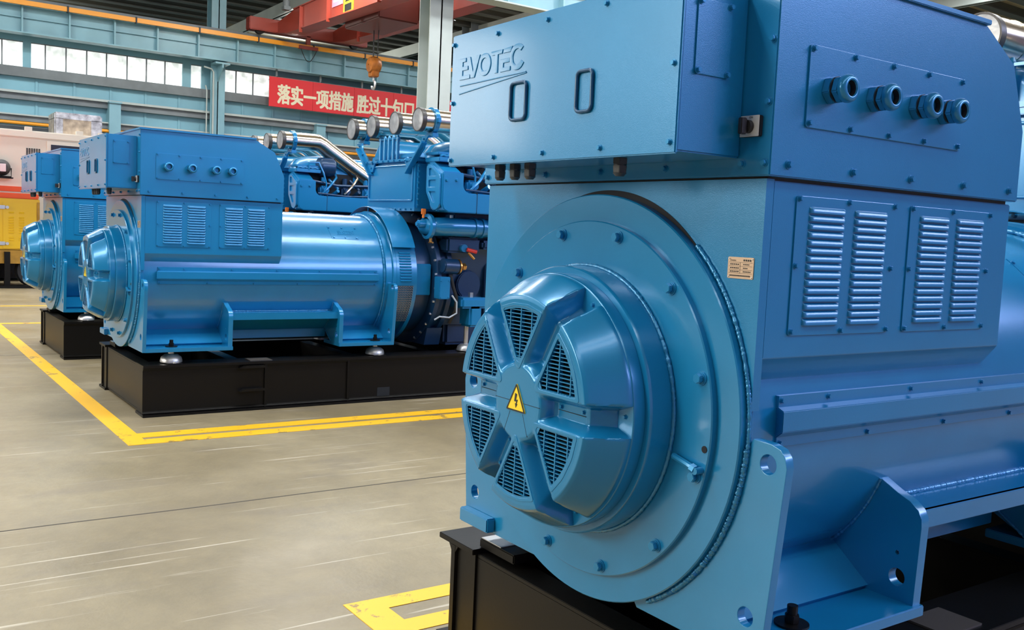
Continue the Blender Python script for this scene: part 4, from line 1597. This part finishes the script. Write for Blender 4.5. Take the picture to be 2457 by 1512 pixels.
    b.cyl((0.64, 2.52, 1.175), (0.64, 2.535, 1.175), 0.070, n=28)
    b.cyl((0.64, 2.535, 1.175), (0.64, 2.61, 1.175), 0.022, n=12)
    b.cyl((0.64, 2.57, 1.175), (0.64, 2.60, 1.175), 0.035, n=6)
    b.build('brass_end', brass, st, O)
    b = MB()
    b.box(0.60, 0.70, 2.31, 2.42, 0.885, 1.085, 0.006)
    jb = b.build('junction_box', paint_engine, root, O)
    bolts(jb, O, [(0.70, yy, zz) for yy in (2.325, 2.405) for zz in (0.90, 1.05)], '+x', 0.006, paint_bolt)
    b = MB()
    b.tube([(0.66, 2.44, 1.10), (0.68, 2.46, 1.0), (0.68, 2.50, 0.9), (0.67, 2.50, 0.78), (0.6, 2.48, 0.66)], 0.016, 8)
    b.build('ribbed_hose', black_rubber, root, O)
    b = MB()
    b.tube([(0.70, 2.44, 0.92), (0.72, 2.48, 0.86), (0.71, 2.49, 0.76), (0.70, 2.42, 0.72), (0.70, 2.32, 0.73), (0.68, 2.28, 0.70)], 0.008, 8)
    b.build('signal_cable', mat('grey_cable', (0.35, 0.40, 0.45), 0.4), root, O)
    b = MB()
    b.cyl((0.70, 2.58, 1.335), (0.72, 2.67, 1.315), 0.018, n=10)
    b.cyl((0.69, 2.60, 1.31), (0.70, 2.66, 1.25), 0.013, n=10, mi=1)
    b.cyl((0.64, 2.56, 1.345), (0.69, 2.56, 1.345), 0.035, n=16, mi=2)
    b.build('drain_valve', [red_part, brass, paint_engine], root, O)
    b = MB()
    b.box(0.58, 0.60, 2.16, 2.20, 1.63, 1.68, 0.003)
    b.cyl((0.59, 2.18, 1.66), (0.59, 2.18, 1.60), 0.012, n=10)
    b.build('orange_sensor_tag', orange_tag, root, O)
    b = MB()
    b.cyl((0.63, 2.24, 1.425), (0.63, 2.24, 1.39), 0.014, n=10)
    b.cyl((0.60, 2.24, 1.385), (0.67, 2.24, 1.385), 0.008, n=8)
    b.build('drain_cock', brass, root, O)
    for sgn in (1, -1):
        for yy in (2.66, 4.9):
            b = MB()
            b.box(sgn * 0.44, sgn * 0.72, yy - 0.12, yy + 0.16, 0.80, 0.90, 0.02)
            b.box(sgn * 0.52, sgn * 0.72, yy - 0.03, yy + 0.10, 0.63, 0.82, 0.02)
            ef = b.build('engine_foot', paint_engine, root, O)
            b = MB()
            b.cyl((sgn * 0.62, yy + 0.03, 0.90), (sgn * 0.62, yy + 0.03, 0.94), 0.025, n=6)
            b.build('foot_bolt', zinc, ef, O)
    return root


# ------------------------------------------------------------------ base frame
FORG = (0, 2.6, 0)


def make_frame():
    root = empty('base_frame', FORG)
    O = FORG
    y0, y1 = -0.205, 5.7
    for sgn, xo in ((-1, -0.84), (1, 0.692)):
        xi = xo - sgn * 0.23
        xw = xo - sgn * (0.10 if sgn < 0 else 0.03)
        b = MB()
        b.box(xo, xi, y0, y1, 0.372, 0.392, 0.002)
        b.box(xo, xi, y0, y1, 0.0, 0.02, 0.002)
        b.box(xw - 0.012, xw + 0.012, y0, y1, 0.02, 0.372)
        for z_ in (0.366, 0.026):
            b.prism([(xw - 0.03, z_ + 0.006), (xw + 0.03, z_ + 0.006), (xw + 0.012, z_ - 0.006 * 3 if z_ > 0.2 else z_ + 0.02), (xw - 0.012, z_ - 0.006 * 3 if z_ > 0.2 else z_ + 0.02)], 'y', y0 + 0.001, y1)
        bm_ = b.build('side_beam', black_steel, root, O)
        for yy in (0.73, 1.45, 2.9, 4.3):
            b = MB()
            b.box(xw, xo - sgn * 0.004, yy, yy + 0.02, 0.022, 0.37)
            b.build('stiffener', black_steel, bm_, O)
        b = MB()
        b.box(xw, xi, y0 + 0.012, y0 + 0.032, 0.02, 0.372)
        b.build('end_plate', black_steel, bm_, O)
        if sgn > 0:
            for zz in (0.16, 0.345):
                b = MB()
                b.prism([(0.52, zz), (0.72, zz), (0.72, zz + 0.018), (0.56, zz + 0.018)], 'x', xw, xw + 0.06)
                b.build('pipe_lug', black_steel, bm_, O)
            b = MB()
            b.box(xw + 0.012, xw + 0.0135, 1.74, 1.86, 0.03, 0.12)
            b.build('slot', dark_void, bm_, O)
            b = MB()
            b.box(0.52, 0.66, 0.62, 0.80, 0.392, 0.398)
            b.build('shim_plate', mat('raw_steel', (0.11, 0.10, 0.09), 0.5, 0.5), bm_, O)
    for yy in (-0.185, 0.52, 1.55, 2.35, 3.6, 5.5):
        b = MB()
        b.box(-0.61, 0.60, yy, yy + 0.016, 0.03, 0.362)
        b.box(-0.61, 0.60, yy, yy + 0.10, 0.362, 0.376, 0.002)
        b.box(-0.61, 0.60, yy, yy + 0.10, 0.016, 0.03, 0.002)
        b.build('cross_beam', black_steel, root, O)
    for xx in (-0.565, 0.565):
        for yy in (0.03, 1.76, 2.69, 4.93):
            zt = 0.392
            b = MB()
            b.box(xx - 0.11, xx + 0.11, yy - 0.055, yy + 0.055, zt, zt + 0.008, 0.001)
            mt = b.build('vibration_mount', black_steel, root, O)
            b = MB()
            b.lathe([(0.082, zt + 0.008), (0.082, zt + 0.02), (0.075, zt + 0.045), (0.05, zt + 0.066), (0.02, zt + 0.072), (0.0, zt + 0.072)], (xx, yy, 0), 'z', 32)
            b.build('mount_dome', zinc, mt, O)
            b = MB()
            b.cyl((xx, yy, zt + 0.07), (xx, yy, 0.487 if yy < 2 else 0.63), 0.022, n=16)
            b.build('mount_stud', zinc, mt, O)
            bolts(mt, O, [(xx - 0.095, yy, zt + 0.008), (xx + 0.095, yy, zt + 0.008)], '+z', 0.009, zinc)
    b = MB()
    b.box(-0.63, -0.42, -0.165, -0.03, 0.392, 0.424, 0.004)
    tp = b.build('support_block', black_steel, root, O)
    b = MB()
    b.box(-0.625, -0.505, -0.16, -0.06, 0.424, 0.427)
    b.build('polished_face', zinc, tp, O)
    return root


alt = make_alternator()
eng = make_engine()
frm = make_frame()
AN = ['blue alternator nearest the camera with raised maker lettering and four cable glands',
      'blue alternator in the middle of the row standing beyond the yellow floor line',
      'blue alternator farthest from the camera beside the yellow trailer']
EN = ['blue diesel engine coupled behind the nearest alternator, mostly hidden',
      'blue diesel engine with four capped steel pipes behind the middle alternator',
      'blue diesel engine with a bent steel pipe behind the farthest alternator']
FN = ['black steel base frame under the nearest alternator',
      'black steel base frame under the middle alternator with silver mounts',
      'black steel base frame under the farthest alternator']
for i, dx in enumerate((0.0, -5.8835, -9.1031)):
    for src, labels, cat, grp in ((alt, AN, 'alternator', 'alternators in the row of generator sets'), (eng, EN, 'engine', 'engines in the row of generator sets'), (frm, FN, 'base frame', 'base frames in the row of generator sets')):
        o = src if i == 0 else copy_tree(src)
        o.location.x = dx
        tag(o, labels[i], cat, grp)
